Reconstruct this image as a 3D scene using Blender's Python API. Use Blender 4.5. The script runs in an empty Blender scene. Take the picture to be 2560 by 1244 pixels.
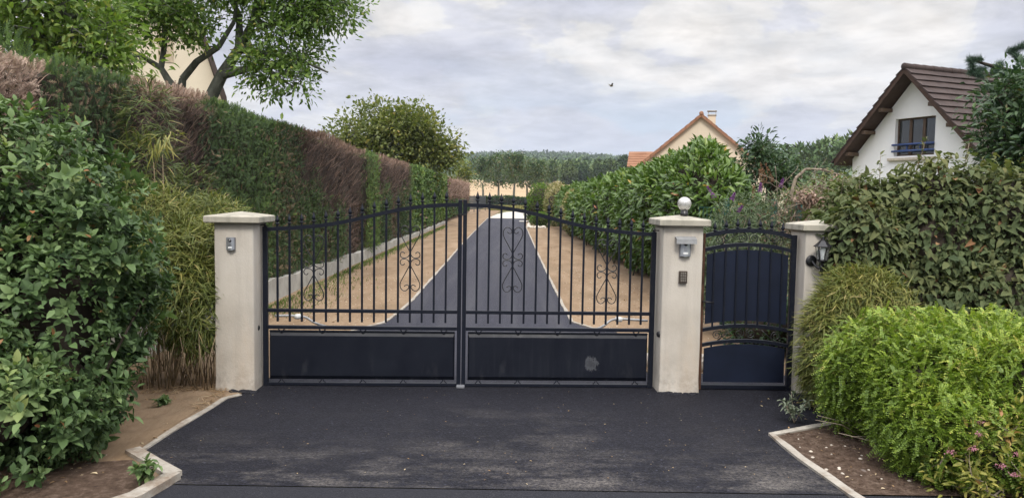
import bpy, bmesh, math, random
import numpy as np
from mathutils import Vector, Matrix

R = math.radians
C = bpy.context.scene
COL = C.collection
rng = np.random.default_rng(7)
random.seed(7)

# ------------------------------------------------------------------ camera
cam_d = bpy.data.cameras.new('camera')
cam = bpy.data.objects.new('camera', cam_d)
COL.objects.link(cam)
C.camera = cam
cam_d.sensor_fit = 'HORIZONTAL'
cam_d.sensor_width = 36.0
cam_d.lens = 36.0 * 1922 / 2560
cam_d.clip_start = 0.05
cam_d.clip_end = 9000
cam.matrix_world = (Matrix.Translation((0, 0, 1.65)) @ Matrix.Rotation(R(90 - 3.93), 4, 'X')
                    @ Matrix.Rotation(R(0.9), 4, 'Z'))

# ------------------------------------------------------------------ light
SUN_AZ_X, SUN_AZ_Y, SUN_EL = 0.06, -0.80, 50.0
h = math.hypot(SUN_AZ_X, SUN_AZ_Y)
sun_dir = Vector((SUN_AZ_X / h * math.cos(R(SUN_EL)), SUN_AZ_Y / h * math.cos(R(SUN_EL)), math.sin(R(SUN_EL))))
sd = bpy.data.lights.new('sun', 'SUN')
sd.energy = 1.5
sd.angle = R(16)
sd.color = (1.0, 0.945, 0.86)
sun = bpy.data.objects.new('sun', sd)
sun.rotation_euler = sun_dir.to_track_quat('Z', 'Y').to_euler()
sun.location = (0, 0, 30)
COL.objects.link(sun)

C.view_settings.view_transform = 'Standard'
C.view_settings.look = 'None'
C.view_settings.exposure = 0.80
C.view_settings.gamma = 1
C.view_settings.use_curve_mapping = False

W = bpy.data.worlds.new('World')
C.world = W
W.use_nodes = True


def build_world():
    nt = W.node_tree
    nt.nodes.clear()
    N = nt.nodes.new
    L = nt.links.new
    out = N('ShaderNodeOutputWorld')
    bg = N('ShaderNodeBackground')
    L(bg.outputs[0], out.inputs[0])
    sky = N('ShaderNodeTexSky')
    sky.sky_type = 'NISHITA'
    sky.sun_disc = False
    sky.sun_elevation = R(SUN_EL)
    sky.sun_rotation = math.atan2(SUN_AZ_X, SUN_AZ_Y)
    sky.air_density = 1.2
    sky.dust_density = 1.5
    bg.inputs['Strength'].default_value = 0.1
    tc = N('ShaderNodeTexCoord')
    sep = N('ShaderNodeSeparateXYZ')
    L(tc.outputs['Generated'], sep.inputs[0])

    def m(op, a, b=None, c=None, clamp=False):
        n = N('ShaderNodeMath')
        n.operation = op
        n.use_clamp = clamp
        for i, v in enumerate((a, b, c)):
            if v is None:
                continue
            if isinstance(v, (int, float)):
                n.inputs[i].default_value = v
            else:
                L(v, n.inputs[i])
        return n.outputs[0]
    z = m('MAXIMUM', sep.outputs[2], 0.0)
    zz = m('ADD', z, 0.16)
    u = m('DIVIDE', sep.outputs[0], zz)
    v = m('DIVIDE', sep.outputs[1], zz)
    cmb = N('ShaderNodeCombineXYZ')
    L(u, cmb.inputs[0])
    L(v, cmb.inputs[1])

    def noise(scale, detail, rough, off, dist=0.0):
        mp = N('ShaderNodeMapping')
        mp.inputs['Location'].default_value = off
        L(cmb.outputs[0], mp.inputs[0])
        n = N('ShaderNodeTexNoise')
        n.inputs['Scale'].default_value = scale
        n.inputs['Detail'].default_value = detail
        n.inputs['Roughness'].default_value = rough
        n.inputs['Distortion'].default_value = dist
        L(mp.outputs[0], n.inputs['Vector'])
        return n.outputs[0]

    def ramp(fac, stops):
        n = N('ShaderNodeValToRGB')
        e = n.color_ramp.elements
        while len(e) > 1:
            e.remove(e[-1])
        e[0].position, e[0].color = stops[0][0], (*stops[0][1], 1)
        for p, c in stops[1:]:
            k = e.new(p)
            k.color = (*c, 1)
        L(fac, n.inputs[0])
        return n.outputs[0]

    def mix(f, a, b, mode='MIX'):
        n = N('ShaderNodeMix')
        n.data_type = 'RGBA'
        n.blend_type = mode
        if isinstance(f, (int, float)):
            n.inputs[0].default_value = f
        else:
            L(f, n.inputs[0])
        for i, c in ((6, a), (7, b)):
            if isinstance(c, tuple):
                n.inputs[i].default_value = (*c, 1)
            else:
                L(c, n.inputs[i])
        return n.outputs[2]
    g = lambda x: (x, x, x)
    big = noise(0.62, 7, 0.56, (3.1, 0.4, 0), 0.3)
    mid = noise(1.55, 10, 0.62, (7.7, 2.9, 2.0), 0.25)
    fine = noise(4.2, 9, 0.6, (1.3, 5.2, 5.0), 0.2)
    mpd = N('ShaderNodeMapping')
    mpd.inputs['Scale'].default_value = (1.0, 1.0, 2.1)
    mpd.inputs['Location'].default_value = (2.3, 0.7, 0.4)
    L(tc.outputs['Generated'], mpd.inputs[0])
    heap_n = N('ShaderNodeTexNoise')
    heap_n.inputs['Scale'].default_value = 5.2
    heap_n.inputs['Detail'].default_value = 10
    heap_n.inputs['Roughness'].default_value = 0.53
    heap_n.inputs['Distortion'].default_value = 0.35
    L(mpd.outputs[0], heap_n.inputs['Vector'])
    mid = m('ADD', m('MULTIPLY', mid, 0.22), m('MULTIPLY', heap_n.outputs[0], 0.78))
    # cover of the cloud deck (0 where the blue shows)
    cov = ramp(big, [(0.40, g(0.15)), (0.50, g(1))])
    high = ramp(z, [(0.04, g(0.0)), (0.13, g(0.85)), (0.2, g(1.0))])
    cover = m('MAXIMUM', cov, high)
    # lit tops against grey bases
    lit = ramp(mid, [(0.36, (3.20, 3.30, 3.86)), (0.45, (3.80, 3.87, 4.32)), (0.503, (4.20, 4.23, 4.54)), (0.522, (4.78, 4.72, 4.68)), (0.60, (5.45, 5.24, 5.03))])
    shade = ramp(fine, [(0.36, g(0.84)), (0.50, g(0.98)), (0.62, g(1.10))])
    cloud = mix(1.0, lit, shade, 'MULTIPLY')
    # overcast zenith brighter than horizon; brightness added above the view lights the ground
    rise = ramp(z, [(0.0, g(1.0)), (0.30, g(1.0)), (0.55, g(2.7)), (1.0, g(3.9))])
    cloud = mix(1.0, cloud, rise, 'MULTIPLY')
    blue = mix(0.75, sky.outputs[0], (2.8, 3.55, 4.75))
    horizon = ramp(z, [(0.0, g(0.8)), (0.05, g(0.5)), (0.12, g(0.15)), (0.2, g(0.0))])
    thin = mix(horizon, cloud, (3.55, 4.0, 4.85))
    allc = mix(cover, blue, thin)
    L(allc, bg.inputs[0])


build_world()

# ------------------------------------------------------------------ helpers


def tag(o, label=None, cat=None, group=None, kind=None):
    if label:
        o['label'] = label
    if cat:
        o['category'] = cat
    if group:
        o['group'] = group
    if kind:
        o['kind'] = kind
    return o


def empty(name, loc=(0, 0, 0), rz=0.0):
    o = bpy.data.objects.new(name, None)
    o.empty_display_size = 0.2
    o.location = loc
    o.rotation_euler = (0, 0, rz)
    COL.objects.link(o)
    return o


def link_mesh(name, me, mat, parent=None):
    o = bpy.data.objects.new(name, me)
    COL.objects.link(o)
    if mat is not None:
        me.materials.append(mat)
    if parent is not None:
        o.parent = parent
    return o


def children(o):
    return [c for c in bpy.data.objects if c.parent == o]


def copy_tree(o, parent=None):
    c = o.copy()
    COL.objects.link(c)
    c.parent = parent
    for ch in children(o):
        copy_tree(ch, c)
    return c


def frame(d):
    d = Vector(d).normalized()
    a = Vector((0, 0, 1)) if abs(d.z) < 0.95 else Vector((1, 0, 0))
    s = d.cross(a).normalized()
    return s, s.cross(d).normalized()


def catmull(pts, sub=5):
    P = [Vector(p) for p in pts]
    out = []
    for i in range(len(P) - 1):
        p0 = P[max(i - 1, 0)]
        p1, p2 = P[i], P[i + 1]
        p3 = P[min(i + 2, len(P) - 1)]
        for k in range(sub):
            t = k / sub
            out.append(0.5 * ((2 * p1) + (-p0 + p2) * t + (2 * p0 - 5 * p1 + 4 * p2 - p3) * t * t + (-p0 + 3 * p1 - 3 * p2 + p3) * t ** 3))
    out.append(P[-1])
    return out


class MB:
    def __init__(s):
        s.v, s.f, s.sm = [], [], []

    def add(s, vs, fs, smooth=False):
        b = len(s.v)
        s.v += [tuple(v) for v in vs]
        s.f += [tuple(i + b for i in f) for f in fs]
        s.sm += [smooth] * len(fs)
        return s

    def box(s, x0, x1, y0, y1, z0, z1, ch=0.0):
        if ch <= 0:
            vs = [(x, y, z) for z in (z0, z1) for y in (y0, y1) for x in (x0, x1)]
            return s.add(vs, [(0, 2, 3, 1), (4, 5, 7, 6), (0, 1, 5, 4), (2, 6, 7, 3), (0, 4, 6, 2), (1, 3, 7, 5)])
        bm = bmesh.new()
        bmesh.ops.create_cube(bm, size=1)
        for v in bm.verts:
            v.co = Vector(((x0 + x1) / 2 + v.co.x * (x1 - x0), (y0 + y1) / 2 + v.co.y * (y1 - y0), (z0 + z1) / 2 + v.co.z * (z1 - z0)))
        bmesh.ops.bevel(bm, geom=bm.edges[:], offset=ch, segments=2, affect='EDGES', profile=0.5)
        bm.verts.ensure_lookup_table()
        s.add([v.co for v in bm.verts], [tuple(v.index for v in f.verts) for f in bm.faces])
        bm.free()
        return s

    def prism(s, poly, off):
        # poly: list of 3D points (planar), extruded by vector off
        n = len(poly)
        off = Vector(off)
        vs = [Vector(p) for p in poly] + [Vector(p) + off for p in poly]
        fs = [tuple(range(n - 1, -1, -1)), tuple(range(n, 2 * n))]
        fs += [(i, (i + 1) % n, n + (i + 1) % n, n + i) for i in range(n)]
        return s.add(vs, fs)

    def bar(s, a, b, w, hgt, up=(0, 0, 1)):
        a, b = Vector(a), Vector(b)
        d = (b - a).normalized()
        sd_ = d.cross(Vector(up))
        if sd_.length < 1e-4:
            sd_ = d.cross(Vector((0, 1, 0)))
        sd_.normalize()
        u = sd_.cross(d).normalized()
        vs = []
        for p in (a, b):
            for q, r in ((-1, -1), (1, -1), (1, 1), (-1, 1)):
                vs.append(p + sd_ * (q * w / 2) + u * (r * hgt / 2))
        return s.add(vs, [(3, 2, 1, 0), (4, 5, 6, 7), (0, 1, 5, 4), (1, 2, 6, 5), (2, 3, 7, 6), (3, 0, 4, 7)])

    def tube(s, pts, r, n=6, r2=None, caps=True):
        pts = [Vector(p) for p in pts]
        m = len(pts)
        rr = r if isinstance(r, (list, tuple)) else [r + ((r2 if r2 is not None else r) - r) * i / max(m - 1, 1) for i in range(m)]
        vs, fs = [], []
        ps, pu = None, None
        for i, p in enumerate(pts):
            d = (pts[min(i + 1, m - 1)] - pts[max(i - 1, 0)])
            d = d.normalized() if d.length > 1e-9 else Vector((0, 0, 1))
            if ps is None:
                a, b = frame(d)
            else:
                a = ps - d * ps.dot(d)
                a = a.normalized() if a.length > 1e-6 else frame(d)[0]
                b = a.cross(d).normalized()
            ps = a
            for k in range(n):
                t = 2 * math.pi * k / n
                vs.append(p + (a * math.cos(t) + b * math.sin(t)) * rr[i])
        for i in range(m - 1):
            for k in range(n):
                fs.append((i * n + k, i * n + (k + 1) % n, (i + 1) * n + (k + 1) % n, (i + 1) * n + k))
        if caps:
            fs.append(tuple(range(n - 1, -1, -1)))
            fs.append(tuple(range((m - 1) * n, m * n)))
        return s.add(vs, fs, True)

    def lathe(s, prof, c=(0, 0, 0), n=16, axis='Z', ph=0.0, smooth=True):
        vs, fs = [], []
        for r, z in prof:
            for k in range(n):
                t = 2 * math.pi * k / n + ph
                x, y = r * math.cos(t), r * math.sin(t)
                if axis == 'Z':
                    vs.append((c[0] + x, c[1] + y, c[2] + z))
                elif axis == 'Y':
                    vs.append((c[0] + x, c[1] + z, c[2] + y))
                else:
                    vs.append((c[0] + z, c[1] + x, c[2] + y))
        for i in range(len(prof) - 1):
            for k in range(n):
                fs.append((i * n + k, i * n + (k + 1) % n, (i + 1) * n + (k + 1) % n, (i + 1) * n + k))
        fs.append(tuple(range(n - 1, -1, -1)))
        fs.append(tuple(range((len(prof) - 1) * n, len(prof) * n)))
        return s.add(vs, fs, smooth)

    def build(s, name, mat, parent=None, recalc=True):
        me = bpy.data.meshes.new(name)
        me.from_pydata(s.v, [], s.f)
        me.polygons.foreach_set('use_smooth', s.sm)
        if recalc:
            bm = bmesh.new()
            bm.from_mesh(me)
            bmesh.ops.recalc_face_normals(bm, faces=bm.faces[:])
            bm.to_mesh(me)
            bm.free()
        me.update()
        return link_mesh(name, me, mat, parent)


# ------------------------------------------------------------------ materials
class Mat:
    def __init__(s, name):
        s.m = bpy.data.materials.new(name)
        s.m.use_nodes = True
        s.nt = s.m.node_tree
        s.nt.nodes.clear()
        s.out = s.N('ShaderNodeOutputMaterial')
        s.b = s.N('ShaderNodeBsdfPrincipled')
        s.L(s.b.outputs[0], s.out.inputs[0])

    def N(s, t):
        return s.nt.nodes.new(t)

    def L(s, a, b):
        s.nt.links.new(a, b)

    def obj(s, scale=(1, 1, 1)):
        tc = s.N('ShaderNodeTexCoord')
        mp = s.N('ShaderNodeMapping')
        mp.inputs['Scale'].default_value = scale
        s.L(tc.outputs['Object'], mp.inputs[0])
        return mp.outputs[0]

    def noise(s, scale, detail=5, rough=0.55, vec=None, dist=0.0):
        n = s.N('ShaderNodeTexNoise')
        n.inputs['Scale'].default_value = scale
        n.inputs['Detail'].default_value = detail
        n.inputs['Roughness'].default_value = rough
        n.inputs['Distortion'].default_value = dist
        s.L(vec if vec is not None else s.obj(), n.inputs['Vector'])
        return n.outputs[0]

    def voro(s, scale, vec=None, feat='F1'):
        n = s.N('ShaderNodeTexVoronoi')
        n.feature = feat
        n.inputs['Scale'].default_value = scale
        s.L(vec if vec is not None else s.obj(), n.inputs['Vector'])
        return n

    def ramp(s, fac, stops):
        n = s.N('ShaderNodeValToRGB')
        e = n.color_ramp.elements
        while len(e) > 1:
            e.remove(e[-1])
        f = lambda c: (*c, 1) if isinstance(c, tuple) else (c, c, c, 1)
        e[0].position, e[0].color = stops[0][0], f(stops[0][1])
        for p, c in stops[1:]:
            e.new(p).color = f(c)
        s.L(fac, n.inputs[0])
        return n.outputs[0]

    def mix(s, f, a, b, mode='MIX'):
        n = s.N('ShaderNodeMix')
        n.data_type = 'RGBA'
        n.blend_type = mode
        if isinstance(f, (int, float)):
            n.inputs[0].default_value = f
        else:
            s.L(f, n.inputs[0])
        for i, c in ((6, a), (7, b)):
            if isinstance(c, tuple):
                n.inputs[i].default_value = (*c, 1)
            else:
                s.L(c, n.inputs[i])
        return n.outputs[2]

    def math(s, op, a, b=None, clamp=False):
        n = s.N('ShaderNodeMath')
        n.operation = op
        n.use_clamp = clamp
        for i, v in enumerate((a, b)):
            if v is None:
                continue
            if isinstance(v, (int, float)):
                n.inputs[i].default_value = v
            else:
                s.L(v, n.inputs[i])
        return n.outputs[0]

    def color(s, c):
        if isinstance(c, tuple):
            s.b.inputs['Base Color'].default_value = (*c, 1)
        else:
            s.L(c, s.b.inputs['Base Color'])
        return s

    def set(s, rough=0.6, spec=0.3, metal=0.0):
        if isinstance(rough, (int, float)):
            s.b.inputs['Roughness'].default_value = rough
        else:
            s.L(rough, s.b.inputs['Roughness'])
        s.b.inputs['Specular IOR Level'].default_value = spec
        s.b.inputs['Metallic'].default_value = metal
        return s

    def bump(s, hgt, strength=0.3, dist=0.01):
        n = s.N('ShaderNodeBump')
        n.inputs['Strength'].default_value = strength
        n.inputs['Distance'].default_value = dist
        s.L(hgt, n.inputs['Height'])
        s.L(n.outputs[0], s.b.inputs['Normal'])
        return s


def simple(name, c, rough=0.6, spec=0.3, metal=0.0, var=0.12, scale=6.0, bump=0.0, bscale=60):
    m = Mat(name)
    n = m.noise(scale, 6, 0.6)
    lo = tuple(x * (1 - var) for x in c)
    hi = tuple(min(x * (1 + var), 1) for x in c)
    m.color(m.ramp(n, [(0.3, lo), (0.7, hi)])).set(rough, spec, metal)
    if bump:
        m.bump(m.noise(bscale, 4, 0.6), bump, 0.004)
    return m.m


def leafmat(name, stops, trans=0.25, rough=0.5, spec=0.35):
    """colour read from each leaf's own 'tint' value"""
    m = Mat(name)
    a = m.N('ShaderNodeAttribute')
    a.attribute_name = 'tint'
    c = m.ramp(a.outputs['Fac'], stops)
    m.color(c).set(rough, spec)
    if trans:
        t = m.N('ShaderNodeBsdfTranslucent')
        lc = m.mix(1.0, c, (1.0, 1.15, 0.55), 'MULTIPLY')
        m.L(lc, t.inputs[0])
        mx = m.N('ShaderNodeMixShader')
        mx.inputs[0].default_value = trans
        m.L(m.b.outputs[0], mx.inputs[1])
        m.L(t.outputs[0], mx.inputs[2])
        m.L(mx.outputs[0], m.out.inputs[0])
    return m.m


M = {}


def make_mats():
    # cast render of the pillars
    m = Mat('pillar_render')
    o = m.obj()
    base = m.ramp(m.noise(2.2, 6, 0.6, o), [(0.3, (0.43, 0.39, 0.335)), (0.5, (0.515, 0.475, 0.415)), (0.7, (0.565, 0.53, 0.475))])
    sep = m.N('ShaderNodeSeparateXYZ')
    m.L(o, sep.inputs[0])
    # splash stains near the foot
    n2 = m.noise(7, 6, 0.7, o)
    foot = m.math('MULTIPLY', m.ramp(sep.outputs[2], [(0.05, 1.0), (0.34, 0.0)]), m.ramp(n2, [(0.42, 0.0), (0.62, 0.75)]))
    c = m.mix(foot, base, (0.28, 0.25, 0.215))
    warm = m.ramp(m.noise(3.1, 5, 0.6, m.obj((1, 1, 0.35))), [(0.5, 0.0), (0.72, 0.45)])
    c = m.mix(warm, c, (0.50, 0.39, 0.28))
    streak = m.ramp(m.noise(9, 4, 0.6, m.obj((1, 1, 0.08))), [(0.48, 0.0), (0.70, 0.5)])
    c = m.mix(streak, c, (0.36, 0.33, 0.29))
    m.color(c).set(0.9, 0.15)
    m.bump(m.noise(70, 7, 0.72, o), 0.55, 0.006)
    M['pillar'] = m.m
    m = Mat('cap_stone')
    c = m.ramp(m.noise(5, 6, 0.65), [(0.3, (0.28, 0.265, 0.22)), (0.55, (0.38, 0.355, 0.295)), (0.75, (0.45, 0.42, 0.36))])
    st = m.ramp(m.noise(14, 4, 0.6, m.obj((1, 1, 0.2))), [(0.50, 0.0), (0.7, 0.6)])
    c = m.mix(st, c, (0.20, 0.195, 0.165))
    m.color(c).set(0.92, 0.12).bump(m.noise(70, 5, 0.7), 0.35, 0.004)
    M['cap'] = m.m
    # gate paint: dark blue-black with dust and rust
    m = Mat('gate_paint')
    dust = m.ramp(m.noise(26, 6, 0.7), [(0.55, 0.0), (0.78, 0.22)])
    c = m.mix(dust, (0.0065, 0.0085, 0.0155), (0.08, 0.076, 0.072))
    m.color(c).set(0.45, 0.22).bump(m.noise(120, 3, 0.6), 0.06, 0.002)
    M['gate'] = m.m
    m = Mat('gate_panel_paint')
    o = m.obj()
    n1 = m.noise(3.2, 7, 0.7, o)
    n2 = m.noise(9, 6, 0.7, m.obj((1.0, 1, 0.35)))
    sep = m.N('ShaderNodeSeparateXYZ')
    m.L(o, sep.inputs[0])
    low = m.ramp(sep.outputs[2], [(0.06, 1.0), (0.30, 0.05)])
    d = m.math('MULTIPLY', m.ramp(n2, [(0.55, 0.0), (0.85, 0.28)]), m.math('ADD', m.math('MULTIPLY', low, 0.9), 0.12))
    c = m.mix(m.ramp(n1, [(0.4, 0.0), (0.7, 1.0)]), (0.0058, 0.0074, 0.0135), (0.0080, 0.0104, 0.0175))
    c = m.mix(d, c, (0.13, 0.135, 0.14))
    m.color(c).set(m.ramp(n1, [(0.3, 0.40), (0.7, 0.55)]), 0.22).bump(m.noise(14, 4, 0.6, o), 0.05, 0.004)
    M['panel'] = m.m
    m2 = M['panel'].copy()
    m2.name = 'gate_panel_paint_muddy'
    w = Mat.__new__(Mat)
    w.m, w.nt = m2, m2.node_tree
    w.b = [n for n in m2.node_tree.nodes if n.type == 'BSDF_PRINCIPLED'][0]
    src = w.b.inputs['Base Color'].links[0].from_socket
    mp = w.N('ShaderNodeMapping')
    mp.inputs['Location'].default_value = (-1.125 / .062, 0, -.205 / .068)
    mp.inputs['Scale'].default_value = (1 / .062, 0, 1 / .068)
    tc = w.N('ShaderNodeTexCoord')
    w.L(tc.outputs['Object'], mp.inputs[0])
    ln = w.N('ShaderNodeVectorMath')
    ln.operation = 'LENGTH'
    w.L(mp.outputs[0], ln.inputs[0])
    nn = w.noise(34, 6, 0.75, w.obj((1, 1, 0.6)))
    e = w.math('ADD', ln.outputs['Value'], w.math('MULTIPLY', w.math('SUBTRACT', nn, 0.5), 2.8))
    mk = w.ramp(e, [(0.0, 0.25), (0.40, 0.34), (0.72, 0.55), (1.0, 0.0)])
    drip = w.math('MULTIPLY', w.ramp(w.noise(30, 4, 0.6, w.obj((1, 1, 0.05))), [(0.5, 0.0), (0.7, 0.35)]), w.ramp(w.math('ADD', ln.outputs['Value'], 0.0), [(0.4, 0.0), (0.6, 0.0), (0.9, 0.5), (1.0, 0.25)]))
    w.color(w.mix(w.math('MAXIMUM', mk, w.math('MULTIPLY', drip, 0.5)), src, (0.125, 0.13, 0.14)))
    M['panel_muddy'] = m2
    M['ped_panel'] = simple('small_gate_sheet', (0.0075, 0.0115, 0.025), 0.55, 0.2, 0, 0.25, 5, 0.05, 60)
    M['rust'] = simple('rusty_paint', (0.06, 0.028, 0.016), 0.75, 0.25, 0, 0.6, 14)
    M['dustmark'] = simple('dried_mud', (0.085, 0.088, 0.095), 0.9, 0.1, 0, 0.3, 60)
    M['scroll'] = simple('wrought_iron', (0.022, 0.022, 0.024), 0.4, 0.5, 0.2, 0.3, 30)
    M['steel'] = simple('brushed_steel', (0.42, 0.44, 0.47), 0.38, 0.5, 0.65, 0.1, 30)
    M['steel_dark'] = simple('grey_plastic', (0.16, 0.165, 0.18), 0.5, 0.4, 0, 0.1, 20)
    M['hood'] = simple('weathered_zinc', (0.33, 0.335, 0.34), 0.55, 0.4, 0.3, 0.15, 18)
    M['black'] = simple('black_plastic', (0.012, 0.012, 0.014), 0.35, 0.5, 0, 0.2, 20)
    M['bronze'] = simple('keypad_case', (0.06, 0.045, 0.035), 0.5, 0.4, 0.2, 0.25, 25)
    M['key'] = simple('keypad_keys', (0.16, 0.145, 0.125), 0.5, 0.4, 0.2, 0.2, 60)
    M['lens'] = simple('camera_glass', (0.01, 0.01, 0.012), 0.08, 0.8, 0, 0.1, 9)
    M['white'] = simple('white_plastic', (0.66, 0.67, 0.66), 0.45, 0.4, 0, 0.08, 10)
    # globe of the pillar lamp: clear plastic over a white inside
    m = Mat('globe_glass')
    m.color((0.66, 0.65, 0.62)).set(0.06, 0.9, 0.25)
    m.b.inputs['Transmission Weight'].default_value = 0.5
    m.b.inputs['IOR'].default_value = 1.40
    M['globe'] = m.m
    m = Mat('lantern_glass')
    m.color((0.9, 0.93, 0.93)).set(0.03, 0.5)
    m.b.inputs['Transmission Weight'].default_value = 0.9
    m.b.inputs['IOR'].default_value = 1.05
    M['glass'] = m.m
    M['bulb'] = simple('bulb_white', (0.82, 0.84, 0.86), 0.25, 0.5, 0, 0.03, 9)
    # asphalt
    for nm, lo, hi, dustc in (('apron', 0.0105, 0.025, (0.190, 0.172, 0.155)), ('drive', 0.024, 0.046, (0.085, 0.085, 0.092))):
        m = Mat('asphalt_' + nm)
        o = m.obj()
        n1 = m.noise(1.1, 6, 0.6, o)
        ag = m.voro(95, o)
        bl = lambda x: (x * 0.97, x * 0.98, x * (1.36 if nm == 'apron' else 1.46))
        agc = m.ramp(ag.outputs['Color'], [(0.0, bl(lo * 0.45)), (0.5, bl(lo)), (0.90, bl(hi)), (1.0, bl(hi * 3.2))])
        c = m.mix(0.75, m.ramp(n1, [(0.3, (lo, lo * 1.03, lo * 1.42)), (0.7, (hi * .75, hi * .77, hi * 1.08))]), agc)
        fl = m.ramp(m.noise(16, 5, 0.75, o), [(0.5, 0.0), (0.75, 0.25)])
        c = m.mix(fl, c, (hi * 1.15, hi * 1.15, hi * 1.35))
        if nm == 'apron':
            sep = m.N('ShaderNodeSeparateXYZ')
            m.L(o, sep.inputs[0])
            # dried dusty drag marks in a band across the apron, broken up by noise
            band = m.ramp(m.math('DIVIDE', sep.outputs[1], 8.0), [(0.522, 0.0), (0.540, 1.0), (0.560, 0.85), (0.60, 0.35), (0.66, 0.0)])
            nn = m.noise(1.7, 9, 0.70, m.obj((0.9, 1.9, 1)))
            dirt = m.math('MULTIPLY', band, m.ramp(nn, [(0.47, 0.0), (0.62, 0.9)]))
            nn2 = m.noise(1.6, 9, 0.72, m.obj((1.0, 1.7, 1)))
            xm = m.ramp(m.math('ADD', m.math('MULTIPLY', sep.outputs[0], 0.25), 0.5), [(0.30, 0.15), (0.42, 0.9), (0.60, 0.8), (0.85, 0.2)])
            ym = m.ramp(m.math('DIVIDE', sep.outputs[1], 8.0), [(0.54, 1.0), (0.66, 0.55), (0.76, 0.0)])
            d2 = m.math('MULTIPLY', m.math('MULTIPLY', xm, ym), m.ramp(nn2, [(0.49, 0.0), (0.64, 0.8)]))
            d = m.math('MAXIMUM', dirt, d2)
            sp = m.ramp(m.noise(38, 8, 0.85, o), [(0.42, 0.05), (0.60, 1.0)])
            d = m.math('MULTIPLY', d, sp)
            c = m.mix(d, c, dustc)
        else:
            tr = m.ramp(m.noise(1.2, 5, 0.6, m.obj((3.0, 0.12, 1))), [(0.45, 0.0), (0.7, 0.35)])
            c = m.mix(tr, c, dustc)
        m.color(c).set(0.78 if nm == 'apron' else 0.66, 0.16)
        m.bump(ag.outputs['Distance'], 0.8, 0.008)
        M[nm] = m.m
    m = Mat('road_asphalt')
    o = m.obj()
    ag = m.voro(150, o)
    m.color(m.ramp(ag.outputs['Color'], [(0, (0.009, 0.0095, 0.013)), (0.9, (0.020, 0.0205, 0.027)), (1, (0.07, 0.065, 0.06))])).set(0.78, 0.25).bump(ag.outputs['Distance'], 0.5, 0.006)
    M['road'] = m.m
    # soils
    m = Mat('red_brown_soil')
    o = m.obj()
    oy = m.obj((1.5, 0.40, 1))
    c = m.ramp(m.noise(1.3, 8, 0.68, oy), [(0.28, (0.165, 0.112, 0.070)), (0.5, (0.245, 0.174, 0.112)), (0.72, (0.315, 0.236, 0.160))])
    v = m.voro(55, o)
    st = m.ramp(v.outputs['Color'], [(0.0, 0.0), (0.955, 0.0), (0.97, 0.8)])
    c = m.mix(st, c, (0.38, 0.32, 0.25))
    c = m.mix(m.ramp(m.noise(20, 6, 0.75, oy), [(0.32, 0.4), (0.55, 0.0)]), c, (0.15, 0.09, 0.055))
    c = m.mix(m.ramp(m.noise(0.45, 6, 0.7, o), [(0.50, 0.0), (0.68, 0.45)]), c, (0.14, 0.105, 0.065))
    m.color(c).set(0.95, 0.1).bump(m.noise(24, 7, 0.75, oy), 0.4, 0.02)
    M['soil'] = m.m
    m = Mat('dark_mulch')
    o = m.obj()
    c = m.ramp(m.noise(16, 8, 0.75, o), [(0.3, (0.045, 0.030, 0.022)), (0.52, (0.12, 0.082, 0.060)), (0.72, (0.24, 0.18, 0.14))])
    v = m.voro(38, o)
    st = m.ramp(v.outputs['Color'], [(0.0, 0.0), (0.95, 0.0), (0.96, 0.7)])
    c = m.mix(st, c, (0.33, 0.29, 0.26))
    m.color(c).set(0.95, 0.1).bump(m.noise(34, 7, 0.8, o), 0.9, 0.03)
    M['mulch'] = m.m
    m = Mat('garden_ground')
    o = m.obj()
    c = m.ramp(m.noise(0.6, 8, 0.65, o), [(0.35, (0.16, 0.105, 0.06)), (0.5, (0.10, 0.10, 0.04)), (0.65, (0.055, 0.085, 0.025))])
    m.color(c).set(0.95, 0.1).bump(m.noise(20, 6, 0.75, o), 0.6, 0.03)
    M['ground'] = m.m
    m = Mat('stubble_field')
    o = m.obj()
    c = m.ramp(m.noise(0.05, 6, 0.6, m.obj((0.25, 1.6, 1))), [(0.3, (0.31, 0.225, 0.135)), (0.7, (0.42, 0.315, 0.20))])
    m.color(c).set(0.95, 0.1)
    M['field'] = m.m
    m = Mat('hill_green')
    c = m.ramp(m.noise(0.02, 6, 0.6), [(0.3, (0.035, 0.06, 0.022)), (0.7, (0.09, 0.13, 0.045))])
    m.color(c).set(0.95, 0.1)
    M['hill'] = m.m
    m = Mat('pale_gravel')
    v = m.voro(30)
    m.color(m.ramp(v.outputs['Color'], [(0, (0.38, 0.355, 0.31)), (1, (0.54, 0.51, 0.46))])).set(0.9, 0.15).bump(v.outputs['Distance'], 0.6, 0.02)
    M['gravel'] = m.m
    m = Mat('kerb_concrete')
    o = m.obj()
    c = m.ramp(m.noise(11, 7, 0.72, o), [(0.3, (0.25, 0.225, 0.19)), (0.55, (0.36, 0.33, 0.285)), (0.75, (0.42, 0.39, 0.345))])
    c = m.mix(m.ramp(m.noise(3.5, 6, 0.75, o), [(0.50, 0.0), (0.64, 0.75)]), c, (0.185, 0.135, 0.095))
    m.color(c).set(0.93, 0.1).bump(m.noise(60, 6, 0.75, o), 0.7, 0.006)
    M['kerb'] = m.m
    m = Mat('wall_concrete')
    c = m.ramp(m.noise(3, 7, 0.65), [(0.3, (0.28, 0.27, 0.24)), (0.7, (0.50, 0.485, 0.44))])
    st = m.ramp(m.noise(6, 5, 0.7, m.obj((1, 1, 0.15))), [(0.5, 0), (0.7, 0.6)])
    m.color(m.mix(st, c, (0.19, 0.18, 0.155))).set(0.93, 0.1).bump(m.noise(40, 6, 0.7), 0.5, 0.01)
    M['concrete'] = m.m
    M['stone'] = simple('limestone', (0.48, 0.43, 0.36), 0.9, 0.15, 0, 0.25, 9, 0.7, 40)
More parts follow.
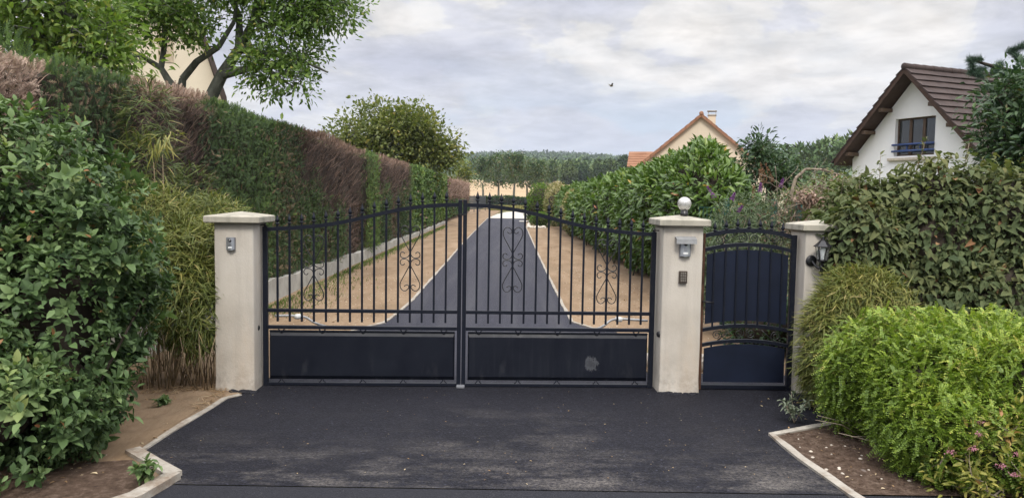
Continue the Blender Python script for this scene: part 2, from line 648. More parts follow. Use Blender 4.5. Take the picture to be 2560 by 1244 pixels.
    M['rock'] = simple('pale_rock', (0.56, 0.51, 0.44), 0.9, 0.15, 0, 0.28, 7, 0.8, 30)
    # bark
    m = Mat('bark_grey')
    c = m.ramp(m.noise(9, 7, 0.7, m.obj((1, 1, 0.35))), [(0.3, (0.06, 0.06, 0.05)), (0.55, (0.13, 0.135, 0.115)), (0.75, (0.20, 0.205, 0.17))])
    m.color(c).set(0.9, 0.15).bump(m.noise(30, 6, 0.7, m.obj((1, 1, 0.3))), 0.7, 0.02)
    M['bark'] = m.m
    M['bark_dark'] = simple('bark_dark', (0.045, 0.036, 0.028), 0.9, 0.15, 0, 0.4, 12, 0.5, 40)
    M['twig'] = simple('dry_twig', (0.23, 0.19, 0.145), 0.9, 0.15, 0, 0.35, 15)
    M['cane'] = simple('bamboo_cane', (0.25, 0.19, 0.115), 0.6, 0.3, 0, 0.35, 12)
    # houses
    m = Mat('white_render')
    c = m.ramp(m.noise(1.2, 6, 0.6), [(0.3, (0.78, 0.79, 0.80)), (0.7, (0.85, 0.855, 0.86))])
    st = m.ramp(m.noise(2.5, 5, 0.65, m.obj((1, 1, 0.15))), [(0.55, 0), (0.8, 0.3)])
    m.color(m.mix(st, c, (0.58, 0.58, 0.57))).set(0.92, 0.12).bump(m.noise(60, 4, 0.6), 0.2, 0.006)
    M['white_wall'] = m.m
    m = Mat('cream_render')
    c = m.ramp(m.noise(0.5, 6, 0.6), [(0.3, (0.56, 0.485, 0.37)), (0.7, (0.66, 0.585, 0.46))])
    st = m.ramp(m.noise(1.6, 5, 0.65, m.obj((1, 1, 0.12))), [(0.5, 0), (0.8, 0.35)])
    m.color(m.mix(st, c, (0.47, 0.41, 0.33))).set(0.92, 0.12).bump(m.noise(40, 4, 0.6), 0.2, 0.006)
    M['cream_wall'] = m.m
    for nm, a, b in (('roof_brown', (0.040, 0.029, 0.027), (0.076, 0.056, 0.051)), ('roof_terra', (0.20, 0.098, 0.058), (0.34, 0.185, 0.115))):
        m = Mat(nm)
        v = m.voro(3.3)
        c = m.mix(0.5, m.ramp(m.noise(2.1, 7, 0.7), [(0.3, a), (0.7, b)]), m.ramp(v.outputs['Color'], [(0, a), (1, b)]))
        m.color(c).set(0.8, 0.2).bump(m.noise(30, 5, 0.7), 0.3, 0.01)
        M[nm] = m.m
    M['wood_dark'] = simple('dark_wood', (0.060, 0.036, 0.026), 0.7, 0.25, 0, 0.3, 9)
    M['wood_brown'] = simple('brown_timber', (0.085, 0.055, 0.036), 0.55, 0.3, 0, 0.3, 14)
    m = Mat('window_glass')
    m.color((0.016, 0.020, 0.022)).set(0.04, 0.9)
    M['pane'] = m.m
    M['blue'] = simple('blue_rail_paint', (0.045, 0.085, 0.24), 0.45, 0.4, 0, 0.2, 12)
    M['curtain'] = simple('pale_shutter', (0.45, 0.37, 0.27), 0.8, 0.2, 0, 0.2, 9)
    M['fence_green'] = simple('green_fence_paint', (0.010, 0.060, 0.055), 0.5, 0.4, 0, 0.2, 12)
    M['anthracite'] = simple('anthracite_slat', (0.045, 0.052, 0.062), 0.5, 0.3, 0, 0.15, 12)
    M['mesh_grey'] = simple('grey_fence_wire', (0.05, 0.06, 0.065), 0.5, 0.4, 0, 0.15, 12)
    M['bird'] = simple('brown_feather', (0.10, 0.085, 0.06), 0.8, 0.2, 0, 0.4, 30)
    M['straw'] = simple('straw', (0.46, 0.36, 0.21), 0.9, 0.1, 0, 0.3, 4)
    # foliage (each leaf carries its own tint)
    M['bush'] = leafmat('shrub_leaf', [(0.0, (0.034, 0.066, 0.026)), (0.45, (0.100, 0.162, 0.060)), (0.75, (0.195, 0.275, 0.110)), (0.9, (0.27, 0.325, 0.115)), (0.93, (0.30, 0.13, 0.055)), (1.0, (0.34, 0.20, 0.10))], 0.25, 0.52, 0.25)
    M['thuja'] = leafmat('thuja_frond', [(0.0, (0.030, 0.055, 0.028)), (0.45, (0.073, 0.115, 0.047)), (0.7, (0.110, 0.180, 0.050)), (0.82, (0.145, 0.215, 0.048)), (0.9, (0.17, 0.13, 0.08)), (1.0, (0.28, 0.19, 0.13))], 0.15, 0.7, 0.2)
    M['dead'] = leafmat('dead_frond', [(0.0, (0.045, 0.036, 0.034)), (0.35, (0.115, 0.085, 0.070)), (0.6, (0.205, 0.135, 0.105)), (0.8, (0.34, 0.235, 0.185)), (1.0, (0.48, 0.37, 0.30))], 0.08, 0.85, 0.15)
    M['bamboo'] = leafmat('bamboo_leaf', [(0.0, (0.055, 0.085, 0.024)), (0.4, (0.120, 0.150, 0.036)), (0.75, (0.225, 0.220, 0.058)), (0.9, (0.32, 0.28, 0.085)), (1.0, (0.46, 0.35, 0.18))], 0.25, 0.5, 0.3)
    M['lonicera'] = leafmat('honeysuckle_leaf', [(0.0, (0.070, 0.120, 0.020)), (0.5, (0.155, 0.238, 0.032)), (0.85, (0.285, 0.365, 0.050)), (0.97, (0.43, 0.46, 0.09)), (1.0, (0.36, 0.26, 0.08))], 0.25, 0.45, 0.35)
    M['vine'] = leafmat('vine_leaf', [(0.0, (0.036, 0.058, 0.030)), (0.45, (0.086, 0.112, 0.050)), (0.75, (0.145, 0.155, 0.066)), (0.92, (0.20, 0.185, 0.08)), (0.96, (0.21, 0.11, 0.055)), (1.0, (0.28, 0.17, 0.09))], 0.25, 0.68, 0.12)
    M['laurel'] = leafmat('laurel_leaf', [(0.0, (0.030, 0.066, 0.016)), (0.45, (0.075, 0.138, 0.028)), (0.8, (0.145, 0.225, 0.045)), (0.95, (0.215, 0.275, 0.06)), (0.975, (0.42, 0.28, 0.05)), (1.0, (0.42, 0.17, 0.08))], 0.22, 0.38, 0.45)
    M['tree'] = leafmat('tree_leaf', [(0.0, (0.050, 0.100, 0.028)), (0.5, (0.120, 0.200, 0.046)), (0.9, (0.215, 0.300, 0.070)), (0.97, (0.27, 0.29, 0.07)), (1.0, (0.36, 0.25, 0.09))], 0.4, 0.45, 0.35)
    M['tree_yellow'] = leafmat('yellowing_leaf', [(0.0, (0.085, 0.110, 0.032)), (0.5, (0.155, 0.185, 0.050)), (0.85, (0.28, 0.265, 0.072)), (1.0, (0.38, 0.27, 0.09))], 0.32, 0.5, 0.3)
    M['tree_dark'] = leafmat('dark_leaf', [(0.0, (0.022, 0.050, 0.024)), (0.6, (0.050, 0.095, 0.038)), (0.92, (0.085, 0.140, 0.045)), (1.0, (0.14, 0.13, 0.05))], 0.2, 0.42, 0.4)
    M['wood'] = leafmat('far_wood_leaf', [(0.0, (0.026, 0.050, 0.024)), (0.5, (0.055, 0.092, 0.038)), (1.0, (0.115, 0.160, 0.055))], 0.0, 0.85, 0.1)
    M['hillwood'] = leafmat('hill_wood_leaf', [(0.0, (0.040, 0.070, 0.034)), (0.5, (0.090, 0.140, 0.055)), (1.0, (0.20, 0.25, 0.09))], 0.0, 0.9, 0.05)
    M['pine'] = leafmat('pine_needle', [(0.0, (0.030, 0.062, 0.045)), (1.0, (0.085, 0.140, 0.090))], 0.1, 0.5, 0.3)
    M['varieg'] = leafmat('variegated_leaf', [(0.0, (0.07, 0.11, 0.03)), (0.4, (0.17, 0.19, 0.07)), (0.7, (0.34, 0.30, 0.15)), (1.0, (0.52, 0.43, 0.26))], 0.2, 0.5, 0.3)
    M['buddleia'] = leafmat('grey_green_leaf', [(0.0, (0.060, 0.085, 0.045)), (0.6, (0.115, 0.155, 0.085)), (0.93, (0.20, 0.23, 0.14)), (1.0, (0.30, 0.24, 0.14))], 0.2, 0.6, 0.25)
    M['purple'] = leafmat('purple_floret', [(0.0, (0.13, 0.04, 0.17)), (1.0, (0.30, 0.12, 0.36))], 0.2, 0.7, 0.2)
    M['brownspike'] = leafmat('withered_floret', [(0.0, (0.13, 0.075, 0.05)), (1.0, (0.30, 0.17, 0.10))], 0.1, 0.8, 0.1)
    M['spirea'] = leafmat('spirea_leaf', [(0.0, (0.10, 0.125, 0.03)), (0.5, (0.23, 0.235, 0.05)), (0.85, (0.37, 0.33, 0.075)), (1.0, (0.40, 0.21, 0.10))], 0.25, 0.5, 0.3)
    M['pink'] = leafmat('pink_floret', [(0.0, (0.42, 0.15, 0.22)), (1.0, (0.62, 0.32, 0.38))], 0.2, 0.7, 0.2)
    M['grass'] = leafmat('grass_blade', [(0.0, (0.05, 0.09, 0.02)), (0.7, (0.12, 0.17, 0.04)), (1.0, (0.28, 0.23, 0.10))], 0.2, 0.6, 0.2)
    M['litter'] = leafmat('fallen_leaf', [(0.0, (0.15, 0.09, 0.05)), (0.5, (0.32, 0.21, 0.11)), (1.0, (0.52, 0.43, 0.28))], 0.0, 0.8, 0.15)
    M['greyweed'] = leafmat('grey_weed_leaf', [(0.0, (0.10, 0.125, 0.085)), (1.0, (0.24, 0.27, 0.20))], 0.15, 0.7, 0.2)


make_mats()

# ------------------------------------------------------------------ leaves


def nz(a):
    return a / np.maximum(np.linalg.norm(a, axis=-1, keepdims=True), 1e-9)


def vnoise(P, f=1.0, seed=0):
    """smooth pseudo noise in about -1..1"""
    r = np.random.default_rng(seed + 101)
    out = np.zeros(len(P))
    for i in range(7):
        k = r.normal(size=3) * f * (1 + 0.55 * i)
        out += np.sin(P @ k + r.uniform(0, 6.28)) / (1 + 0.45 * i)
    return out / 2.6


def T_oval(fold=0.12, droop=0.18):
    v = np.array([(0, 0, 0), (.33, -.46, fold * .8), (.70, -.36, fold * .6 - droop * .4), (1, 0, -droop), (.70, .36, fold * .6 - droop * .4), (.33, .46, fold * .8),
                  (.33, 0, 0), (.70, 0, -droop * .45)], float)
    f = [(0, 1, 6), (0, 6, 5), (6, 1, 2, 7), (6, 7, 4, 5), (7, 2, 3), (7, 3, 4)]
    return v, f


def T_diamond():
    return np.array([(0, 0, 0), (.45, -.5, .06), (1, 0, -.1), (.45, .5, .06)], float), [(0, 1, 2, 3)]


def T_blade(droop=0.35):
    v = []
    for x, w in ((0, .25), (.3, .5), (.65, .38)):
        v += [(x, -w, -droop * x * x), (x, w, -droop * x * x)]
    v.append((1, 0, -droop))
    return np.array(v, float), [(0, 2, 3, 1), (2, 4, 5, 3), (4, 6, 5)]


def T_frond():
    v, f = [], []
    def tri(a, b, c):
        i = len(v)
        v.extend((a, b, c))
        f.append((i, i + 1, i + 2))
    tri((0, -.05, 0), (1, 0, -.12), (0, .05, 0))
    for x, l in ((.12, .42), (.34, .44), (.56, .34), (.75, .22)):
        for sg in (-1, 1):
            tri((x, 0, 0), (x + l * .75, sg * l * 1.0, -.05), (x + .16, 0, 0))
    return np.array(v, float), f


def T_twig():
    return np.array([(0, -.5, 0), (0, .5, 0), (.5, .35, .05), (.5, -.35, .05), (1, 0, 0)], float), [(0, 1, 2, 3), (3, 2, 4)]


class Leaves:
    def __init__(s):
        s.V, s.Lp, s.Ct, s.T, s.n = [], [], [], [], 0

    def add(s, tm, P, D, Nn, Ln, Wd, tint):
        n = len(P)
        if n == 0:
            return s
        v, f = tm
        D = nz(D)
        S = nz(np.cross(Nn, D))
        U = np.cross(D, S)
        Ln = np.broadcast_to(np.asarray(Ln, float), (n,))
        Wd = np.broadcast_to(np.asarray(Wd, float), (n,))
        X = (P[:, None, :] + v[None, :, 0:1] * (Ln[:, None, None] * D[:, None, :])
             + v[None, :, 1:2] * (Wd[:, None, None] * S[:, None, :]) + v[None, :, 2:3] * (Ln[:, None, None] * U[:, None, :]))
        k = len(v)
        flat = np.array([i for q in f for i in q])
        ct = np.array([len(q) for q in f])
        s.V.append(X.reshape(-1, 3))
        s.Lp.append((flat[None, :] + (np.arange(n) * k)[:, None] + s.n).ravel())
        s.Ct.append(np.tile(ct, n))
        s.T.append(np.repeat(np.clip(tint, 0, 1), k))
        s.n += n * k
        return s

    def build(s, name, mat, parent=None):
        me = bpy.data.meshes.new(name)
        if s.n:
            V = np.concatenate(s.V)
            lp = np.concatenate(s.Lp)
            ct = np.concatenate(s.Ct)
            me.vertices.add(len(V))
            me.vertices.foreach_set('co', V.astype(np.float32).ravel())
            me.loops.add(len(lp))
            me.loops.foreach_set('vertex_index', lp.astype(np.int32))
            me.polygons.add(len(ct))
            me.polygons.foreach_set('loop_start', np.concatenate(([0], np.cumsum(ct)[:-1])).astype(np.int32))
            me.polygons.foreach_set('loop_total', ct.astype(np.int32))
            a = me.attributes.new('tint', 'FLOAT', 'POINT')
            a.data.foreach_set('value', np.concatenate(s.T).astype(np.float32))
            me.update(calc_edges=True)
        return link_mesh(name, me, mat, parent)


def rdir(n):
    return nz(rng.normal(size=(n, 3)))


def blob_points(B, n, depth=0.22, lump=0.10, f=3.0, seed=0, back=0.4, zmin=0.02, cull=None):
    """points scattered in the outer shell of a union of ellipsoids (cx,cy,cz,rx,ry,rz)"""
    B = np.asarray(B, float)
    area = (B[:, 3] * B[:, 4] + B[:, 4] * B[:, 5] + B[:, 3] * B[:, 5])
    idx = rng.choice(len(B), size=n * 2, p=area / area.sum())
    d = rdir(n * 2)
    b = B[idx]
    s = 1 - depth * rng.random(n * 2) ** 1.6
    P = b[:, :3] + d * b[:, 3:] * s[:, None]
    P = P + d * (lump * vnoise(P, f, seed) * np.cbrt(b[:, 3] * b[:, 4] * b[:, 5]))[:, None]
    nn = nz(d / b[:, 3:])
    keep = P[:, 2] > zmin
    for q in B:
        r = np.linalg.norm((P - q[:3]) / q[3:], axis=1)
        keep &= r > ((1 - depth - 0.02) if cull is None else cull)
    view = nz(np.array([0, 0, 1.65]) - P)
    facing = (view * nn).sum(1)
    keep &= (facing > -0.15) | (rng.random(len(P)) < back)
    P, nn = P[keep], nn[keep]
    return P[:n], nn[:n]


def leafy(Lv, P, nn, tm, size, ratio, tint, up=0.5, droop=0.0, rand=0.6, sv=0.3):
    n = len(P)
    D = nz(nn * 0.9 + rdir(n) * rand + np.array([0, 0, up - droop]))
    Nn = nz(nn * 0.5 + np.array([0, 0, 0.9]) + rdir(n) * 0.5)
    S = size * (1 + sv * rng.normal(size=n)).clip(0.45, 1.7)
    Lv.add(tm, P, D, Nn, S, S * ratio, tint)


def core(name, B, mat, parent, k=0.78, lump=0.1, sub=3):
    """closed brown hull added to darken the inside of a plant, in place of twigs"""
    mb = MB()
    for b in B:
        bm = bmesh.new()
        bmesh.ops.create_icosphere(bm, subdivisions=sub, radius=1)
        V = np.array([v.co[:] for v in bm.verts])
        P = np.array(b[:3]) + V * np.array(b[3:]) * k
        P += V * (lump * vnoise(P, 5.0, 3))[:, None] * min(b[3:])
        P[:, 2] = np.maximum(P[:, 2], 0.01)
        mb.add(P, [tuple(v.index for v in f.verts) for f in bm.faces])
        bm.free()
    return mb.build(name, mat, parent, recalc=False)


def grow(base_paths, attract, r_tip=0.006, expo=0.46, r_max=None, sag=0.0, n=5, step=0.5):
    """skeleton: hand-laid limbs plus twigs that join each attractor to the nearest wood; returns MB and twig-end info"""
    pos, par, cnt = [], [], []
    fixed = {}
    for path in base_paths:
        pts, radii, start = path
        prev = start
        for p, r in zip(pts, radii):
            pos.append(np.array(p, float))
            par.append(prev)
            fixed[len(pos) - 1] = r
            prev = len(pos) - 1
    nb = len(pos)
    A = np.asarray(attract, float)
    base = np.array(pos)
    d0 = np.linalg.norm(A[:, None] - base[None], axis=2).min(1)
    ends = []
    for a in A[np.argsort(d0)]:
        q = np.array(pos)
        d = np.linalg.norm(q - a, axis=1)
        j = int(np.argmin(d + 0.15 * (q[:, 2] - a[2]).clip(0)))
        L = d[j]
        k = max(1, int(L / step))
        prev = j
        off = rng.normal(size=3) * 0.10 * L
        for i in range(1, k + 1):
            t = i / k
            p = q[j] + (a - q[j]) * t + off * math.sin(math.pi * t)
            p[2] += sag * L * math.sin(math.pi * t)
            pos.append(p)
            par.append(prev)
            prev = len(pos) - 1
        ends.append((pos[-1], nz((pos[-1] - pos[par[-1]])[None])[0]))
    m = len(pos)
    cnt = np.zeros(m)
    hasc = np.zeros(m, bool)
    for i in range(m):
        if par[i] is not None and par[i] >= 0:
            hasc[par[i]] = True
    cnt[~hasc] = 1
    for i in range(m - 1, -1, -1):
        if par[i] is not None and par[i] >= 0:
            cnt[par[i]] += cnt[i]
    rad = r_tip * np.maximum(cnt, 1) ** expo
    for i, r in fixed.items():
        rad[i] = r
    mb = MB()
    for i in range(m):
        j = par[i]
        if j is None or j < 0:
            continue
        ra, rb = min(rad[j], rad[i] * 1.35 if i not in fixed else rad[j]), rad[i]
        a, b = Vector(pos[j]), Vector(pos[i])
        if (b - a).length < 1e-4:
            continue
        kk = 8 if i in fixed else n
        mb.tube([a, b], [ra, rb], kk, caps=False)
    return mb, ends


def scatter_leaves(Lv, ends, k, spread, tm, size, ratio, droop=0.1, tint_f=None, flat=0.6):
    P, D = [], []
    E = np.array([e[0] for e in ends])
    G = np.array([e[1] for e in ends])
    idx = np.repeat(np.arange(len(E)), k)
    n = len(idx)
    off = rng.normal(size=(n, 3)) * spread
    P = E[idx] + off
    D = nz(G[idx] * 0.7 + nz(off + 1e-6) * 0.8 + rdir(n) * 0.5 + np.array([0, 0, -droop]))
    Nn = nz(np.array([0, 0, 1.0]) * flat + rdir(n) * 0.6)
    S = size * (1 + 0.28 * rng.normal(size=n)).clip(0.5, 1.6)
    tint = 0.45 + 0.22 * rng.normal(size=n) + 0.12 * vnoise(P, 1.4, 5) if tint_f is None else tint_f(P)
    Lv.add(tm, P, D, Nn, S, S * ratio, tint)


# ------------------------------------------------------------------ setting: ground, field, hill
def zprof(y):
    return float(np.interp(y, [-60, 97, 110, 350, 700, 1250, 3000], [0, 0, 0.25, 8.7, 22, 60, 95]))


def sheet(name, pts, z, mat, kind='structure', thick=None):
    mb = MB()
    if thick is None:
        mb.add([(x, y, z) for x, y in pts], [tuple(range(len(pts)))])
    else:
        mb.prism([(x, y, z - thick) for x, y in pts], (0, 0, thick))
    o = mb.build(name, mat)
    bmn = o.data
    if thick is None and bmn.polygons[0].normal.z < 0:
        bmn.flip_normals()
    o['kind'] = kind
    return o


def build_ground():
    ys = [-60, 0, 20, 60, 97, 110, 350, 700, 1250, 3000]
    xs = [-3000, -300, 0, 300, 3000]
    mb = MB()
    vs = [(x, y, zprof(y) - 0.012) for y in ys for x in xs]
    nx = len(xs)
    fs = [(j * nx + i, j * nx + i + 1, (j + 1) * nx + i + 1, (j + 1) * nx + i) for j in range(len(ys) - 1) for i in range(nx - 1)]
    mb.add(vs, fs)
    o = mb.build('ground', M['ground'])
    o['kind'] = 'structure'
    mb = MB()
    ys = [97.5, 110, 230, 350]
    vs = [(x, y, zprof(y) + 0.03) for y in ys for x in (-90, 0, 90)]
    fs = [(j * 3 + i, j * 3 + i + 1, (j + 1) * 3 + i + 1, (j + 1) * 3 + i) for j in range(3) for i in range(2)]
    mb.add(vs, fs)
    mb.build('field', M['field'])['kind'] = 'structure'
    mb = MB()
    ys = [350.2, 700, 1250, 3000]
    xs = [-1500, -500, 0, 500, 1500]
    vs = [(x, y, zprof(y) + 0.1) for y in ys for x in xs]
    fs = [(j * 5 + i, j * 5 + i + 1, (j + 1) * 5 + i + 1, (j + 1) * 5 + i) for j in range(3) for i in range(4)]
    mb.add(vs, fs)
    mb.build('hill', M['hill'])['kind'] = 'structure'
    # apron in front of the gate, and the driveway behind it
    apron = [(-2.15, 6.62), (-2.15, 6.26), (-2.262, 6.12), (-2.30, 5.4), (-2.323, 4.79), (-2.33, 4.72), (-1.93, 4.33), (-1.95, 4.24),
             (1.93, 4.24), (1.90, 4.6), (1.83, 5.29), (2.233, 5.50), (2.9, 5.8), (2.9, 6.62)]
    sheet('asphalt_apron', apron, 0.0, M['apron'])
    sheet('asphalt_path', [(1.31, 6.63), (2.9, 6.63), (2.9, 7.15), (1.31, 7.2)], 0.006, M['drive'])
    sheet('road', [(-30, -8), (30, -8), (30, 4.238), (-30, 4.238)], -0.004, M['road'])
    dl = [(-2.14, 6.625), (-2.14, 7.6), (-2.10, 8.6), (-1.88, 9.25), (-1.63, 9.8), (-1.57, 10.8), (-1.55, 12), (-1.62, 19.5), (-1.70, 26), (-1.80, 45), (-1.83, 56.5)]
    dr = [(0.95, 56.5), (0.86, 50), (0.74, 45.7), (0.755, 20.6), (0.79, 11.6), (0.81, 10.1), (1.03, 9.63), (1.30, 9.40), (1.30, 6.625)]
    sheet('driveway', dl + dr, 0.0, M['drive'])
    # soil verges
    sheet('soil_verge', [(-4.6, 6.64), (-2.145, 6.64)] + [(x - 0.005, y) for x, y in dl[1:]] + [(-1.4, 78), (-1.2, 92), (-5, 92)], 0.002, M['soil'])
    sheet('soil_verge', [(1.305, 6.64), (1.305, 9.40)] + [(x + 0.005, y) for x, y in dr[::-1][2:]] + [(0.95, 57), (2.4, 57), (5.2, 45), (5.2, 6.64)], 0.002, M['soil'])
    sheet('soil_bed', [(-6, 3.0), (-2.25, 3.0), (-2.22, 3.7), (-2.0, 4.0), (-1.96, 4.25), (-1.94, 4.34), (-2.34, 4.74), (-2.33, 5.4), (-2.27, 6.14), (-2.16, 6.27), (-2.16, 6.62), (-6, 6.62)], 0.003, M['soil'])
    sheet('mulch_bed', [(1.96, 4.236), (7, 4.236), (7, 6.62), (2.46, 6.62), (2.9, 5.85), (2.24, 5.53), (1.86, 5.31)], 0.004, M['mulch'])
    sheet('mulch_bed', [(-3.2, 3.1), (-2.26, 3.1), (-2.23, 3.72), (-2.03, 4.02), (-1.99, 4.27), (-2.30, 4.60), (-2.9, 4.45)], 0.009, M['mulch'])
    sheet('gravel_court', [(-1.86, 56.8), (0.94, 56.8), (3.4, 57.5), (4.5, 66), (4.0, 78), (1.0, 84), (-0.6, 80), (-1.4, 70)], 0.006, M['gravel'])
    mb = MB()
    mb.box(0.45, 1.35, 50.0, 51.5, 0.002, 0.01)
    mb.build('paving_slab', M['gravel'])['kind'] = 'structure'

    def kerb(pts, w, hgt, name='kerb', rough=0.006):
        mb = MB()
        P = []
        for i in range(len(pts) - 1):
            a, b = Vector((*pts[i], 0)), Vector((*pts[i + 1], 0))
            k = max(1, int((b - a).length / 0.25))
            for q in range(k):
                P.append(a + (b - a) * q / k)
        P.append(Vector((*pts[-1], 0)))
        vs = []
        for i, p in enumerate(P):
            d = (P[min(i + 1, len(P) - 1)] - P[max(i - 1, 0)]).normalized()
            s_ = Vector((-d.y, d.x, 0))
            j = lambda: random.uniform(-rough, rough)
            vs += [p + s_ * w / 2 + Vector((0, 0, -0.05)), p + s_ * (w / 2 + j()) + Vector((0, 0, hgt + j() * .5)),
                   p - s_ * (w / 2 + j()) + Vector((0, 0, hgt + j() * .5)), p - s_ * w / 2 + Vector((0, 0, -0.05))]
        fs = []
        for i in range(len(P) - 1):
            for q in range(3):
                fs.append((i * 4 + q, i * 4 + q + 1, i * 4 + q + 5, i * 4 + q + 4))
        fs += [(0, 1, 2, 3), tuple(range(len(vs) - 4, len(vs)))]
        mb.add(vs, fs)
        mb.build(name, M['kerb'])['kind'] = 'structure'
    kerb(dl[2:], 0.045, 0.012)
    kerb(dr[2:-1], 0.045, 0.012)
    kerb([(-2.20, 6.17), (-2.27, 6.05), (-2.31, 5.4), (-2.335, 4.80)], 0.045, 0.008, rough=0.010)
    kerb([(-2.37, 4.75), (-1.93, 4.34)], 0.09, 0.03)
    kerb([(-1.93, 4.325), (-1.99, 4.0), (-2.2, 3.7)], 0.10, 0.035, rough=0.012)
    kerb([(2.9, 5.83), (2.235, 5.52), (1.845, 5.305), (1.87, 4.8), (1.94, 4.236), (2.0, 3.9)], 0.055, 0.016)
    # lumps of asphalt raked up against the pillars
    for k, (x0, x1, y0) in enumerate(((-2.30, -2.10, 6.255), (1.25, 1.62, 6.425), (2.45, 2.8, 6.45))):
        mb = MB()
        for i in range(16):
            bm = bmesh.new()
            bmesh.ops.create_icosphere(bm, subdivisions=2, radius=1)
            c = Vector((random.uniform(x0, x1), y0 + random.uniform(-.02, .03), 0.0))
            r = random.uniform(.012, .03)
            mb.add([c + Vector((v.co.x * r * 1.6, v.co.y * r * 1.2, v.co.z * r * .7)) * random.uniform(.85, 1.1) for v in bm.verts], [tuple(v.index for v in f.verts) for f in bm.faces])
            bm.free()
        mb.build('asphalt_edge', M['road'])['kind'] = 'structure'


    # loose soil heaped between the kerb and the shrub
    mb = MB()
    nx, ny = 40, 60
    vs = []
    for j in range(ny + 1):
        y = 4.55 + 1.75 * j / ny
        xr = -2.365 if y < 5.4 else -2.365 + .05 * (y - 5.4)
        for i in range(nx + 1):
            u = i / nx
            x = xr - 1.1 * u
            e = min(1, u * 5) * min(1, (1 - u) * 4) * min(1, j / ny * 5) * min(1, (1 - j / ny) * 5)
            z = .006 + e * (.05 + .025 * math.sin(x * 7 + y * 3) + .012 * math.sin(x * 23 - y * 17) + random.uniform(-.006, .006))
            vs.append((x, y, z))
    fs = [(j * (nx + 1) + i, j * (nx + 1) + i + 1, (j + 1) * (nx + 1) + i + 1, (j + 1) * (nx + 1) + i) for j in range(ny) for i in range(nx)]
    o = mb.add(vs, fs, True).build('soil_mound', M['soil'])
    if o.data.polygons[0].normal.z < 0:
        o.data.flip_normals()
    o['kind'] = 'structure'


build_ground()

# ------------------------------------------------------------------ pillars and what hangs on them


def pillar(loc, rz, w, d, hgt, capw, capd, label):
    t = empty('gate_pillar', loc, rz)
    tag(t, label, 'pillar', 'rendered gate pillars')
    mb = MB()
    bm = bmesh.new()
    bmesh.ops.create_grid(bm, x_segments=1, y_segments=1, size=0.5)
    bm.free()
    # shaft: rounded corners, uneven hand-trowelled faces
    ring = []
    r = 0.012
    for cx, cy, a0 in ((w / 2 - r, -d / 2 + r, -90), (w / 2 - r, d / 2 - r, 0), (-w / 2 + r, d / 2 - r, 90), (-w / 2 + r, -d / 2 + r, 180)):
        for a in (0, 45, 90):
            ring.append((cx + r * math.cos(R(a0 + a)), cy + r * math.sin(R(a0 + a))))
    nr = len(ring)
    nzs = 40
    vs = []
    for i in range(nzs + 1):
        z = -0.03 + (hgt + 0.03) * i / nzs
        for (x, y) in ring:
            e = 0.0008 * math.sin(z * 5.3 + x * 31 + loc[0] * 9) + 0.0005 * math.sin(z * 9.1 + y * 53)
            fl = 0.006 * max(0, 1 - z / 0.12)
            q = 1 + (e + fl) / (w / 2)
            vs.append((x * q, y * q, z))
    fs = [(i * nr + k, i * nr + (k + 1) % nr, (i + 1) * nr + (k + 1) % nr, (i + 1) * nr + k) for i in range(nzs) for k in range(nr)]
    fs.append(tuple(range(nzs * nr, nzs * nr + nr)))
    mb.add(vs, fs, True)
    mb.build('shaft', M['pillar'], t)
    mb = MB()
    hw, hd = capw / 2, capd / 2
    z0, z1, z2 = hgt, hgt + 0.058, hgt + 0.092
    c = 0.008
    vs = []
    for (a, z) in ((-c, z0), (0, z0 + c), (0, z1 - c), (-c, z1), ):
        vs += [(-hw - a, -hd - a, z), (hw + a, -hd - a, z), (hw + a, hd + a, z), (-hw - a, hd + a, z)]
    vs.append((0.01, 0, z2))
    fs = [(3, 2, 1, 0)]
    for i in range(3):
        fs += [(i * 4 + k, i * 4 + (k + 1) % 4, i * 4 + 4 + (k + 1) % 4, i * 4 + 4 + k) for k in range(4)]
    fs += [(12 + k, 12 + (k + 1) % 4, 16) for k in range(4)]
    mb.add(vs, fs)
    mb.build('cap', M['cap'], t)
    return t


pL = pillar((-2.285, 6.455, 0), R(1.0), 0.320, 0.335, 1.395, 0.45, 0.45, 'pale rendered pillar between bamboo and the large gate, small intercom near its top')
pR = pillar((1.435, 6.625, 0), R(1.5), 0.338, 0.345, 1.42, 0.43, 0.46, 'pale rendered pillar with a globe lamp on its cap between both gates')
p3 = pillar((2.635, 6.64, 0), R(1.5), 0.33, 0.33, 1.395, 0.41, 0.41, 'pale pillar half hidden by leaves, carrying the black lantern')


